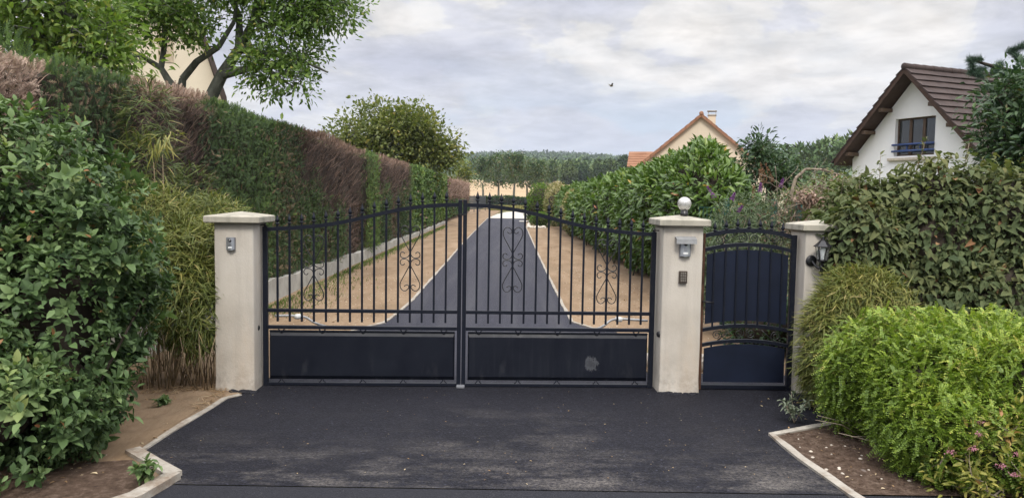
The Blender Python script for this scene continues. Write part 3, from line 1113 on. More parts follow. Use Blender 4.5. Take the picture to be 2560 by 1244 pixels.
def intercom(x, y, z, s, hood, label, name='intercom'):
    t = empty(name, (x, y, z), R(1.5))
    tag(t, label, 'intercom')
    w, hh = 0.085 * s, 0.125 * s
    mb = MB()
    mb.box(-w / 2, w / 2, -0.012, 0.012, -hh / 2, hh / 2, 0.003)
    mb.build('back_plate', M['steel_dark'], t)
    mb = MB()
    # gently bowed face plate with a rounded foot
    n = 9
    vs, fs = [], []
    for j in range(2):
        for i in range(n):
            u = -1 + 2 * i / (n - 1)
            vs.append((u * w * .40, -0.012 - 0.012 * (1 - u * u), (hh * .47) if j else (-hh * .44 - 0.008 * (1 - u * u))))
    for i in range(n - 1):
        fs.append((i, i + 1, n + i + 1, n + i))
    vs += [(v[0], -0.0118, v[2]) for v in vs]
    for i in range(n - 1):
        fs.append((2 * n + i, 2 * n + i + 1, i + 1, i))
        fs.append((3 * n + i, 3 * n + i + 1, n + i + 1, n + i))
    fs += [(0, n, 3 * n, 2 * n), (n - 1, 2 * n - 1, 4 * n - 1, 3 * n - 1)]
    mb.add(vs, fs, False)
    mb.build('face_plate', M['steel'], t)
    mb = MB()
    mb.lathe([(0.0135 * s, 0), (0.0135 * s, 0.006), (0.009 * s, 0.010), (0.0, 0.011)], (0, -0.0235, hh * .26), 16, 'Y')
    vs = [(a, -0.0235 - (b + 0.0235), c_) for a, b, c_ in mb.v]
    mb.v = vs
    o = mb.build('camera_lens', M['lens'], t)
    for k in range(3):
        mb = MB()
        mb.box(-0.013 * s, 0.013 * s, -0.0262, -0.022, hh * (.02 - .075 * k), hh * (.05 - .075 * k))
        mb.build('speaker_slot', M['steel_dark'], t)
    mb = MB()
    mb.box(-0.019 * s, 0.019 * s, -0.0275, -0.021, -hh * .36, -hh * .24, 0.002)
    mb.build('call_button', M['white'], t)
    if hood:
        mb = MB()
        mb.prism([(-0.085, 0.01, hh / 2 + 0.032), (-0.085, -0.055, hh / 2 + 0.012), (-0.085, -0.055, hh / 2 - 0.028), (-0.085, -0.050, hh / 2 - 0.028), (-0.085, -0.050, hh / 2 + 0.008), (-0.085, 0.01, hh / 2 + 0.026)], (0.17, 0, 0))
        mb.build('rain_hood', M['hood'], t)
    return t


intercom(-2.300, 6.276, 1.226, 0.84, False, 'small steel door intercom without hood on the pillar beside bamboo')
intercom(1.452, 6.437, 1.235, 1.1, True, 'steel intercom under a grey metal rain hood above the keypad')
t = tag(empty('keypad', (1.442, 6.440, 0.993), R(1.5)), 'small bronze keypad with rows of keys below the hooded intercom', 'keypad')
MB().box(-0.034, 0.034, -0.016, 0.012, -0.052, 0.052, 0.004).build('case', M['bronze'], t)
for r_ in range(4):
    for c_ in range(3):
        MB().box(-0.0235 + c_ * .0165, -0.0105 + c_ * .0165, -0.0205, -0.012, 0.026 - r_ * .021, 0.041 - r_ * .021, 0.0015).build('key', M['key'], t)
# photocells at the foot of the leaf hinges
for x, y, z, rz, lab in ((-2.140, 6.41, 0.512, R(62), 'black round photocell on the pillar beside the bamboo'), (1.271, 6.50, 0.495, R(-62), 'black round photocell on the pillar under the globe lamp')):
    t = tag(empty('photocell', (x, y, z), rz), lab, 'sensor', 'gate photocells')
    mb = MB()
    mb.lathe([(0.012, 0.0), (0.024, -0.006), (0.028, -0.016), (0.024, -0.028), (0.012, -0.034), (0.0, -0.035)], (0, 0.012, 0), 16, 'Y')
    mb.build('housing', M['black'], t)
    mb = MB()
    mb.tube([(0, 0.0, 0), (0.0, 0.03, 0.006), (0.012, 0.05, 0.012)], 0.005, 6)
    mb.build('bracket', M['steel'], t)

# globe lamp
t = tag(empty('globe_lamp', (1.468, 6.585, 1.520), 0), 'clear round globe lamp on a black collar standing on the pillar cap', 'lamp')
MB().lathe([(0.034, -0.02), (0.034, 0.008), (0.030, 0.012), (0.030, 0.034), (0.024, 0.036)], (0, 0, 0), 20).build('collar', M['black'], t)
prof = [(0.024, 0.030)] + [(0.059 * math.sin(R(a)), 0.087 - 0.059 * math.cos(R(a))) for a in range(30, 180, 10)] + [(0.0, 0.146)]
MB().lathe(prof, (0, 0, 0), 28).build('globe', M['globe'], t)
MB().lathe([(0.018, 0.034), (0.020, 0.05), (0.030, 0.07), (0.034, 0.09), (0.028, 0.112), (0.012, 0.124), (0, 0.126)], (0, 0, 0), 20).build('bulb', M['bulb'], t)


def lantern():
    t = tag(empty('wall_lantern', (2.560, 6.475, 1.10), R(8)), 'black six sided lantern with a white bulb on the half hidden pillar', 'lantern')
    MB().lathe([(0.048, 0.0), (0.048, -0.008), (0.038, -0.016), (0.015, -0.02)], (-0.035, -0.0, 0.045), 20, 'Y').build('wall_plate', M['black'], t)
    pts = catmull([(-0.035, -0.015, 0.045), (-0.02, -0.07, 0.0), (0.0, -0.105, -0.005), (0.0, -0.115, 0.035)], 5)
    mb = MB().tube(pts, 0.011, 8)
    mb.lathe([(0.006, -0.05), (0.014, -0.03), (0.010, -0.01), (0.016, 0.0), (0.010, 0.02)], (0, -0.108, 0.0), 12)
    mb.build('arm', M['black'], t)
    c = (0.0, -0.115, 0.055)
    MB().lathe([(0.016, -0.02), (0.034, -0.004), (0.040, 0.0), (0.040, 0.008)], c, 6, ph=R(30), smooth=False).build('base', M['black'], t)
    MB().lathe([(0.0365, 0.008), (0.054, 0.118)], c, 6, ph=R(30), smooth=False).build('glass_body', M['glass'], t)
    for k in range(6):
        a = R(30 + 60 * k)
        MB().bar((c[0] + 0.039 * math.cos(a), c[1] + 0.039 * math.sin(a), c[2] + 0.006), (c[0] + 0.057 * math.cos(a), c[1] + 0.057 * math.sin(a), c[2] + 0.12), 0.005, 0.005).build('glazing_bar', M['black'], t)
    MB().lathe([(0.074, 0.116), (0.074, 0.121), (0.050, 0.142), (0.026, 0.166), (0.016, 0.170), (0.014, 0.178), (0.018, 0.184), (0.006, 0.190), (0.010, 0.198), (0.0, 0.206)], c, 6, ph=R(30), smooth=False).build('roof', M['black'], t)
    MB().lathe([(0.012, 0.008), (0.012, 0.035), (0.014, 0.04), (0.020, 0.075), (0.024, 0.10), (0.014, 0.112), (0, 0.114)], c, 14).build('bulb', M['bulb'], t)


lantern()

# ------------------------------------------------------------------ gates
GRZ = math.atan2(0.13, 3.38)
TOPX = np.array([0, .06, .27, .49, .70, .91, 1.12, 1.33, 1.53, 1.70])
TOPZ = np.array([1.338, 1.339, 1.353, 1.374, 1.411, 1.462, 1.514, 1.548, 1.565, 1.568])


def finial_mb(x, z, s=1.0, y=0.0):
    mb = MB()
    mb.lathe([(0.0075, 0), (0.013, 0.004), (0.019, 0.010), (0.012, 0.016), (0.008, 0.021), (0.013, 0.027), (0.0185, 0.034), (0.014, 0.05), (0.008, 0.068), (0.0035, 0.082), (0, 0.094)],
             (x, y, z), 8)
    # four small leaves curling from the collar
    for k in range(4):
        a = k * math.pi / 2
        mb.tube([(x + 0.008 * math.cos(a), y + 0.008 * math.sin(a), z + 0.004), (x + 0.019 * math.cos(a), y + 0.019 * math.sin(a), z + 0.012), (x + 0.024 * math.cos(a), y + 0.024 * math.sin(a), z + 0.006)], 0.004, 4, 0.002)
    if s != 1.0:
        mb.v = [((a - x) * s + x, (b - y) * s + y, (c - z) * s + z) for a, b, c in mb.v]
    return mb


HEART = [(0, .052), (-.042, .130), (-.076, .195), (-.084, .228), (-.074, .262), (-.05, .278), (-.026, .270), (-.010, .248), (-.014, .232), (-.030, .226), (-.05, .240)]
CURL = [(-.046, .042), (-.058, .055), (-.075, .052), (-.084, .032), (-.076, .012), (-.055, .004), (-.03, .008), (-.012, .022), (-.004, .044)]


def gate_leaf(x_root, width, mirror, label):
    y_root = 6.50 + (x_root + 2.12) * math.tan(GRZ)
    t = empty('gate_leaf', (x_root, y_root, 0), GRZ)
    tag(t, label, 'gate', 'leaves of the driveway gate')
    X = (lambda x: width - x) if mirror else (lambda x: x)       # x measured from the hinge

    def top(x):
        return float(np.interp(x, TOPX, TOPZ))

    def bx(name, a, b, y0, y1, z0, z1, ch=0.003, mat='gate', parent=t):
        x0, x1 = sorted((X(a), X(b)))
        return MB().box(x0, x1, y0, y1, z0, z1, ch).build(name, M[mat], parent)
    bx('stile', 0, 0.040, -0.020, 0.020, 0.0, 1.362)
    bx('stile', width - 0.033, width, -0.020, 0.020, 0.0, 1.612)
    # curved top rail
    xs = np.linspace(0.041, width - 0.034, 44)
    zs = np.array([top(x * 1.69 / width) for x in xs])
    k = np.array([.25, .5, .25])
    for _ in range(4):
        zs[1:-1] = np.convolve(zs, k, 'valid')
    vs, fs = [], []
    for x, z in zip(xs, zs):
        for y, dz in ((-.0125, -.016), (.0125, -.016), (.0125, .016), (-.0125, .016)):
            vs.append((X(x), y, z + dz))
    n = len(xs)
    for i in range(n - 1):
        for q in range(4):
            fs.append((i * 4 + q, i * 4 + (q + 1) % 4, i * 4 + 4 + (q + 1) % 4, i * 4 + 4 + q))
    MB().add(vs, fs).build('top_rail', M['gate'], t)
    bx('middle_rail', 0.041, width - 0.034, -0.012, 0.012, 0.634, 0.664)
    bx('lower_rail', 0.041, width - 0.034, -0.017, 0.017, 0.490, 0.520)
    bx('bottom_rail', 0.041, width - 0.034, -0.017, 0.017, 0.004, 0.030)
    # bars, each with its finial
    b0 = 0.122
    pitch = (width - 0.255) / 14 if not mirror else 0.102
    for i in range(15):
        x = b0 + i * pitch if not mirror else width - (0.122 + i * 0.102)
        zt = float(np.interp(x, xs, zs))
        xw = X(x)
        o = MB().box(xw - .0085, xw + .0085, -.0085, .0085, 0.553, zt + 0.035, 0.0015).build('bar', M['gate'], t)
        finial_mb(xw, zt + 0.034, 0.97).build('finial', M['gate'], o)
    # scrolls on the fourth and the twelfth bar
    for i in ((3, 11) if not mirror else (3, 11)):
        x = b0 + i * pitch if not mirror else width - (0.122 + i * 0.102)
        xw = X(x)
        zt = float(np.interp(x, xs, zs))
        zc = 1.013 if zt < 1.46 else 1.105
        mb = MB()
        for sx in (-1, 1):
            for sz in (-1, 1):
                mb.tube([Vector((xw + sx * -u, -0.004, zc + sz * w_)) for u, w_ in [(p.x, p.y) for p in catmull([(a, b, 0) for a, b in HEART], 5)]], 0.0042, 5)
                mb.tube([Vector((xw + sx * -u, -0.004, zc + sz * w_)) for u, w_ in [(p.x, p.y) for p in catmull([(a, b, 0) for a, b in CURL], 5)]], 0.0042, 5)
        mb.build('scroll', M['scroll'], t)
    # lower sheet with folded edges
    a, b = 0.052, width - 0.052
    z0, z1 = 0.056, 0.468
    f = 0.034
    vs = [(X(a), .004, z0), (X(b), .004, z0), (X(b), .004, z1), (X(a), .004, z1),
          (X(a + .012), -.016, z0 + f), (X(b - .012), -.016, z0 + f), (X(b - .012), -.016, z1 - f), (X(a + .012), -.016, z1 - f),
          (X(a), .010, z0), (X(b), .010, z0), (X(b), .010, z1), (X(a), .010, z1)]
    fs = [(4, 5, 6, 7), (0, 1, 5, 4), (1, 2, 6, 5), (2, 3, 7, 6), (3, 0, 4, 7), (8, 11, 10, 9), (0, 8, 9, 1), (1, 9, 10, 2), (2, 10, 11, 3), (3, 11, 8, 0)]
    MB().add(vs, fs).build('sheet_panel', M['panel_muddy'] if mirror else M['panel'], t)
    MB().bar((X(a), 0, z1 + .006), (X(b), 0, z1 + .006), .018, .010).build('panel_edge', M['gate'], t)
    # small v brackets above and below the sheet
    for i in range(5):
        x = X(0.155 + i * (width - 0.30) / 4)
        for z, sg in ((0.489, -1), (0.031, 1)):
            hgt = 0.030 if sg < 0 else 0.030
            mb = MB()
            for q in (-1, 1):
                mb.tube(catmull([(x + q * .028, -.010, z), (x + q * .016, -.010, z + sg * .008), (x + q * .003, -.010, z + sg * hgt)], 3), 0.0042, 5)
            mb.build('bracket', M['gate'], t)
    # hinge strap at the top of the hinge stile
    mb = MB()
    mb.tube([(X(-0.045), -0.02, 1.374), (X(0.02), -0.004, 1.374), (X(0.03), -0.004, 1.374)], 0.006, 6)
    mb.lathe([(0.012, 1.362), (0.012, 1.386), (0.0, 1.390)], (X(0.02), 0, 0), 10)
    mb.build('hinge', M['black'], t)
    return t


gl = gate_leaf(-2.112, 1.683, False, 'black wrought iron driveway gate leaf beside the bamboo, clean lower sheet')
gr = gate_leaf(-0.421, 1.666, True, 'black wrought iron driveway gate leaf with a pale mud mark on its lower sheet')
# catch on the meeting stile, floor stop
MB().box(-0.030, 0.030, -0.026, -0.0205, 1.48, 1.495).build('catch', M['black'], gr)
# ground stop under the meeting stiles
t = MB().box(-0.035, 0.035, -0.03, 0.03, 0.0, 0.022, 0.006).build('gate_stop', M['steel_dark'])
t.location = (-0.425, 6.52, 0)
tag(t, 'small grey floor stop where the two gate leaves meet', 'gate stop')

# gate opener arms behind the leaves
for pts, lab in (([(-2.10, 6.78, .555), (-1.98, 6.80, .556), (-1.90, 6.80, .552), (-1.82, 6.78, .545), (-1.74, 6.70, .52), (-1.66, 6.64, .505), (-1.60, 6.60, .50)], 'pale grey bent opener arm behind the gate leaf beside the bamboo'),
                 ([(1.24, 6.90, .545), (1.10, 6.92, .55), (0.98, 6.92, .553), (0.90, 6.88, .545), (0.83, 6.78, .515), (0.75, 6.68, .50), (0.66, 6.64, .50)], 'pale grey bent opener arm behind the gate leaf with the mud mark')):
    t = tag(empty('gate_opener', (0, 0, 0)), lab, 'gate opener', 'gate opener arms')
    MB().tube(catmull(pts, 4), 0.011, 8).build('arm', M['hood'], t)
    p = Vector(pts[2])
    MB().lathe([(0.03, -0.022), (0.034, 0), (0.03, 0.016), (0.0, 0.02)], p, 14).build('elbow_joint', M['white'], t)


def small_gate():
    t = empty('garden_gate', (1.622, 6.605, 0), R(0.8))
    tag(t, 'narrow arched black garden gate with solid sheets between two pillars', 'gate')
    Wd = 0.828

    def arch(x, z0, rise):
        u = (x - Wd / 2) / (Wd / 2)
        return z0 + rise * (1 - u * u)
    MB().box(0.0, 0.038, -0.02, 0.02, 0.0, 1.358, 0.003).build('stile', M['rust'], t)
    MB().box(Wd - 0.045, Wd, -0.02, 0.02, 0.0, 1.352, 0.003).build('stile', M['gate'], t)

    def arc_rail(name, z0, rise, hh):
        vs, fs = [], []
        xs = np.linspace(0.039, Wd - 0.046, 26)
        for x in xs:
            z = arch(x, z0, rise)
            for y, dz in ((-.015, -hh / 2), (.015, -hh / 2), (.015, hh / 2), (-.015, hh / 2)):
                vs.append((x, y, z + dz))
        for i in range(len(xs) - 1):
            for q in range(4):
                fs.append((i * 4 + q, i * 4 + (q + 1) % 4, i * 4 + 4 + (q + 1) % 4, i * 4 + 4 + q))
        MB().add(vs, fs).build(name, M['gate'], t)
    arc_rail('top_rail', 1.325, .062, .036)
    arc_rail('upper_rail', 1.205, .060, .032)
    arc_rail('middle_rail', 0.512, .050, .030)
    arc_rail('lower_rail', 0.380, .050, .030)
    MB().box(0.039, Wd - 0.046, -0.018, 0.018, 0.006, 0.042, 0.003).build('bottom_rail', M['gate'], t)

    def sheet_(z0a, za, ra, bottom, rb, name):
        xs = np.linspace(0.058, Wd - 0.066, 20)
        n = len(xs)
        vs = [(x, -.006, arch(x, za, ra)) for x in xs] + [(x, -.006, arch(x, bottom, rb)) for x in xs]
        vs += [(x, .004, z) for x, _, z in vs]
        fs = []
        for i in range(n - 1):
            fs += [(n + i, n + i + 1, i + 1, i), (2 * n + i, 2 * n + i + 1, 3 * n + i + 1, 3 * n + i), (i, i + 1, 2 * n + i + 1, 2 * n + i), (n + i + 1, n + i, 3 * n + i, 3 * n + i + 1)]
        fs += [(0, 2 * n, 3 * n, n), (n - 1, 2 * n - 1, 4 * n - 1, 3 * n - 1)]
        MB().add(vs, fs).build(name, M['ped_panel'], t)
    sheet_(0, 1.160, .060, 0.560, .046, 'upper_sheet')
    sheet_(0, 0.345, .056, 0.066, 0.0, 'lower_sheet')
    for i in range(7):
        x = 0.12 + i * 0.098
        zt = arch(x, 1.325, .062)
        MB().box(x - .008, x + .008, -.017, -.0065, arch(x, .527, .05), arch(x, 1.19, .06), 0.0015).build('bar', M['gate'], t)
        finial_mb(x, zt + 0.016, 0.98).build('finial', M['gate'], t)
        if i in (0, 6):
            MB().box(x - .006, x + .006, -.010, .006, arch(x, .345, .056), arch(x, .365, .05)).build('lug', M['gate'], t)

    def spiral(cx, cz, r, turns, a0, sg):
        pts = []
        n = int(turns * 16)
        for i in range(n + 1):
            f = i / n
            a = a0 + sg * f * turns * 2 * math.pi
            q = r * (1 - 0.82 * f)
            pts.append((cx + q * math.cos(a), -.004, cz + q * math.sin(a)))
        return pts
    for zb, rise in ((1.265, .060), (0.446, .050)):
        for x, a0, sg in ((0.165, -1.2, 1), (0.36, 2.4, -1), (0.46, 1.3, 1), (0.68, -1.5, -1)):
            mb = MB()
            mb.tube(spiral(x, arch(x, zb, rise), 0.047, 1.9, a0, sg), 0.0036, 5)
            mb.build('scroll', M['scroll'], t)
        for x0, x1, s_ in ((0.17, 0.315, 1), (0.54, 0.66, -1)):
            za = arch(x0, zb, rise) - s_ * .045
            zc = arch(x1, zb, rise) + s_ * .045
            MB().tube([(x0, -.004, za), (x1, -.004, zc)], 0.004, 5).build('scroll', M['scroll'], t)
    mb = MB()
    mb.tube([(0.03, -.02, 0.775), (0.03, -.055, 0.775), (0.115, -.057, 0.765)], 0.007, 6)
    mb.build('handle', M['black'], t)


small_gate()

# ------------------------------------------------------------------ low wall and hedge on the bamboo side
t = MB()
vs, fs = [], []
for i in range(120):
    y = 6.9 + i * 0.32
    z = 0.33 - 0.21 * min(1, max(0, (y - 10) / 22)) + 0.02 * math.sin(y * 2.3) + 0.012 * math.sin(y * 7.1)
    xf = -3.575 - 0.0085 * (y - 7) + 0.012 * math.sin(y * 1.7)
    vs += [(xf, y, -.05), (xf - .01, y, z), (xf - .14, y, z), (xf - .14, y, -.05)]
for i in range(119):
    for q in range(4):
        fs.append((i * 4 + q, i * 4 + (q + 1) % 4, i * 4 + 4 + (q + 1) % 4, i * 4 + 4 + q))
fs += [(0, 1, 2, 3), tuple(range(476, 480))]
t.add(vs, fs)
o = t.build('low_wall', M['concrete'])
tag(o, 'stained concrete footing wall running under the tall thuja hedge', 'wall')

HX = lambda y: -3.70 - 0.35 * np.clip((y - 21) / 20, 0, 1)
HTOP = lambda y: np.interp(y, [3, 6.1, 6.5, 9, 11, 14, 18, 21, 24, 34, 46, 50, 52, 60, 72], [2.56, 2.60, 2.70, 2.76, 2.72, 2.76, 2.68, 2.64, 2.68, 2.72, 2.70, 2.66, 2.58, 2.66, 2.62])


def dead_region(y, z):
    """0 green, 1..5 dead patches (by place along the hedge)"""
    n = vnoise(np.stack([y * .0, y * 1.0, z], 1), 1.6, 11)
    n2 = vnoise(np.stack([y * .0, y * 2.2, z * .25], 1), 1.0, 12)
    top = HTOP(y)
    reg = np.zeros(len(y), int)
    reg[(y < 6.15 + .10 * n) & (z > top - .62 + .14 * n)] = 1
    reg[(y > 7.55) & (y < 9.45 + .08 * n) & (z > 1.62 + .35 * n + .12 * (9.4 - y))] = 2
    reg[(y > 11.6) & (y < 13.6) & (z > 1.5 + .4 * n) & (n2 > .35)] = 3
    e = (y > 13.55) & (y < 19.3)
    reg[e & (z > 1.72 - .12 * (y - 13.5) + .35 * n)] = 3
    reg[e & (y > 15) & (z < 1.9) & (n2 > .15)] = 3
    reg[e & (y > 17.2) & (y < 18.8)] = 3
    f = (y > 20.9) & (y < 28.5)
    reg[f & ((z > 1.75 + .3 * n) | (n2 > .05))] = 4
    reg[(y > 34) & (y < 35.5) & (z < 1.2)] = 4
    reg[(y > 47.5) & (y < 72) & ((z > 1.25 - .02 * (y - 50) + .3 * n) | (n2 > .2))] = 5
    return reg


def hedge():
    t = empty('thuja_hedge', (-4.2, 20, 0))
    tag(t, 'tall clipped thuja hedge with dead brown patches along the driveway', 'hedge')
    off = np.array([-4.2, 20, 0])
    # closed dark hull in place of the shaded inner twigs
    ys = np.concatenate([np.arange(3.0, 30, 0.35), np.arange(30, 72.2, 1.0)])
    vs, fs = [], []
    prof = [(0.16, .36), (0.13, .9), (0.12, 1.5), (0.13, 2.1), (0.16, -.10), (0.45, -.05), (1.3, -.06), (1.3, .36)]
    for y in ys:
        hx, ht = float(HX(y)), float(HTOP(y))
        for q, (dx, z) in enumerate(prof):
            zz = z if q in (0, 1, 2, 3, 7) else ht + z
            j = 0.05 * math.sin(y * 3.1 + q * 2) * (1 if q < 4 else .5)
            vs.append((hx - dx + j - off[0], y - off[1], zz))
    k = len(prof)
    for i in range(len(ys) - 1):
        for q in range(k):
            fs.append((i * k + q, i * k + (q + 1) % k, (i + 1) * k + (q + 1) % k, (i + 1) * k + q))
    fs += [tuple(range(k)), tuple(range((len(ys) - 1) * k, len(ys) * k))]
    MB().add(vs, fs).build('dark_twig_hull', M['bark_dark'], t)
    green = Leaves()
    deads = {i: Leaves() for i in range(1, 6)}
    F, Dm, Tw = T_frond(), T_diamond(), T_twig()

    def face(y0, y1, n, size, tm, ratio):
        y = rng.uniform(y0, y1, n)
        ht = HTOP(y)
        z = 0.22 + (ht - 0.22) * rng.random(n)
        lump = vnoise(np.stack([y * 0, y, z], 1), 2.4, 21)
        depth = 0.10 * rng.random(n) ** 1.5
        x = HX(y) + 0.045 * lump - depth
        reg = dead_region(y + .22 * rng.normal(size=n) * np.where(y > 9, 1, .35), z + .14 * rng.normal(size=n))
        # the hollow dead parts sit further back
        x = x - np.where(reg > 0, 0.06 + 0.05 * rng.random(n), 0)
        P = np.stack([x, y, z], 1)
        bulge = (y > 19.3) & (y < 20.9)
        P[bulge, 0] += 0.10
        D = np.stack([np.full(n, .14) + .20 * rng.normal(size=n), .62 * rng.normal(size=n), .40 + .62 * rng.normal(size=n)], 1)
        Nn = nz(np.stack([np.full(n, .8), .5 * rng.normal(size=n), .5 + .3 * rng.normal(size=n)], 1))
        S = size * (1 + .3 * rng.normal(size=n)).clip(.45, 1.7)
        tint = .34 + .13 * rng.normal(size=n) + .13 * lump + .16 * vnoise(np.stack([y * 0, y * .7, z * .3], 1), 1.2, 31)
        tint = np.where(bulge | ((y > 29) & (y < 47)), tint + .34, tint)
        tint = np.where(y < 9.6, tint - .10, tint)
        tint = np.clip(tint, 0, .84)
        r = rng.random(n)
        veil = .03 + .25 * np.exp(-((y - 12.9) / .9) ** 2) + .12 * np.clip(lump, 0, 1) * (y > 12) * (y < 30) + .10 * (y < 9.6)
        tint = np.where(r > 1 - veil, .90 + .09 * rng.random(n), tint)
        g = reg == 0
        green.add(tm, P[g] - off, D[g], Nn[g], S[g], S[g] * ratio, tint[g])
        for i in range(1, 6):
            q = reg == i
            m_ = int(q.sum())
            if not m_:
                continue
            if i in (2, 3, 4):
                hol = q & (z < HTOP(y) - .30) & (z > 1.35)
                q = q & (~hol | (rng.random(n) < .45))
                m_ = int(q.sum())
            rise = (z[q] - (HTOP(y[q]) - .35)).clip(0, .35) / .35
            if i == 1:
                rise = np.clip(rise + .6, 0, 1)
            low = {1: .55, 2: .08, 3: .10, 4: .16, 5: .52}[i]
            hi = {1: .97, 2: .92, 3: .62, 4: .66, 5: .75}[i]
            td = low + (hi - low) * rise ** 1.5 + .10 * rng.normal(size=m_) + np.where(z[q] < 1.45, .28, 0) * (i in (3, 4))
            deads[i].add(tm, P[q] - off, D[q], Nn[q], S[q], S[q] * ratio, td)
            # bare combed twigs
            m2 = int(m_ * (.55 if i != 5 else .3))
            w = rng.choice(np.flatnonzero(q), m2)
            w = w[(z[w] > (1.3 if i > 2 else 0))]
            if i in (2, 3, 4):
                w = w[z[w] < HTOP(y[w]) - .16]
            m2 = len(w)
            Dt = np.stack([.35 + .2 * rng.normal(size=m2), .55 + .35 * rng.normal(size=m2), .75 + .25 * rng.normal(size=m2)], 1)
            St = size * (rng.uniform(2.0, 5.0, m2) if i > 1 else rng.uniform(1.0, 2.2, m2))
            deads[i].add(Tw, P[w] - off + np.array([.03, 0, 0]), Dt, nz(rng.normal(size=(m2, 3)) + np.array([1., 0, 0])), St, np.full(m2, .004 + size * .030), (.45 if i in (1, 5) else .16) + (.5 if i in (1, 5) else .62) * rng.random(m2) ** (1.0 if i in (1, 5) else 2.2))

    def top(y0, y1, n, size, tm, ratio):
        y = rng.uniform(y0, y1, n)
        x = HX(y) - rng.random(n) ** 1.3 * 1.2
        z = HTOP(y) + .05 * vnoise(np.stack([x, y, y * 0], 1), 3, 22) - .05 * rng.random(n)
        P = np.stack([x, y, z], 1)
        D = np.stack([.3 * rng.normal(size=n) + .1, .4 * rng.normal(size=n), np.full(n, .9)], 1)
        Nn = nz(rng.normal(size=(n, 3)) + np.array([.5, -.4, .2]))
        S = size * (1 + .3 * rng.normal(size=n)).clip(.45, 1.7)
        reg = dead_region(y, z - .05)
        reg = np.where(HX(y) - x > .42, 0, reg)
        g = reg == 0
        tint = np.clip(.60 + .14 * rng.normal(size=n), 0, .84)
        green.add(tm, P[g] - off, D[g], Nn[g], S[g], S[g] * ratio, tint[g])
        for i in range(1, 6):
            q = reg == i
            m_ = int(q.sum())
            if m_:
                hi = {1: .92, 2: .82, 3: .55, 4: .60, 5: .70}[i]
                deads[i].add(tm, P[q] - off, D[q], Nn[q], S[q], S[q] * ratio, hi + .12 * rng.normal(size=m_))
    face(3.4, 10, 36000, .066, F, .55)
    face(10, 15, 22000, .070, F, .55)
    face(15, 30, 30000, .095, F, .50)
    face(30, 72, 34000, .14, Dm, .5)
    top(3.4, 10, 8000, .07, F, .5)
    top(10, 15, 4600, .075, F, .5)
    top(15, 30, 6000, .10, F, .5)
    top(30, 72, 7000, .15, Dm, .4)
    green.build('foliage', M['thuja'], t)
    for i in range(1, 6):
        deads[i].build('dead_patch', M['dead'], t)


hedge()


def tall_conifer():
    # a second clipped screen just behind the near end of the hedge
    t = empty('conifer_screen', (-4.8, 6.9, 0))
    tag(t, 'dark green conifer screen rising behind the pale dead hedge top', 'hedge')
    off = np.array([-4.8, 6.9, 0])
    B = [(-4.95, 5.4, 1.5, .55, .8, 1.62), (-4.85, 6.4, 1.5, .55, .75, 1.64), (-4.82, 7.2, 1.5, .55, .7, 1.60), (-4.80, 7.8, 1.45, .5, .5, 1.46)]
    core('dark_twig_hull', [(b[0] - off[0], b[1] - off[1], *b[2:]) for b in B], M['bark_dark'], t)
    P, nn = blob_points(B, 9000, .15, .05, 4, 41)
    lv = Leaves()
    n = len(P)
    tint = np.clip(.50 + .16 * rng.normal(size=n), 0, .84)
    D = nz(nn * .4 + np.array([0, 0, .9]) + rdir(n) * .4)
    lv.add(T_frond(), P - off, D, nz(nn + rdir(n) * .5), .12 * (1 + .25 * rng.normal(size=n)).clip(.5, 1.6), np.full(n, .06), tint)
    lv.build('foliage', M['thuja'], t)


tall_conifer()


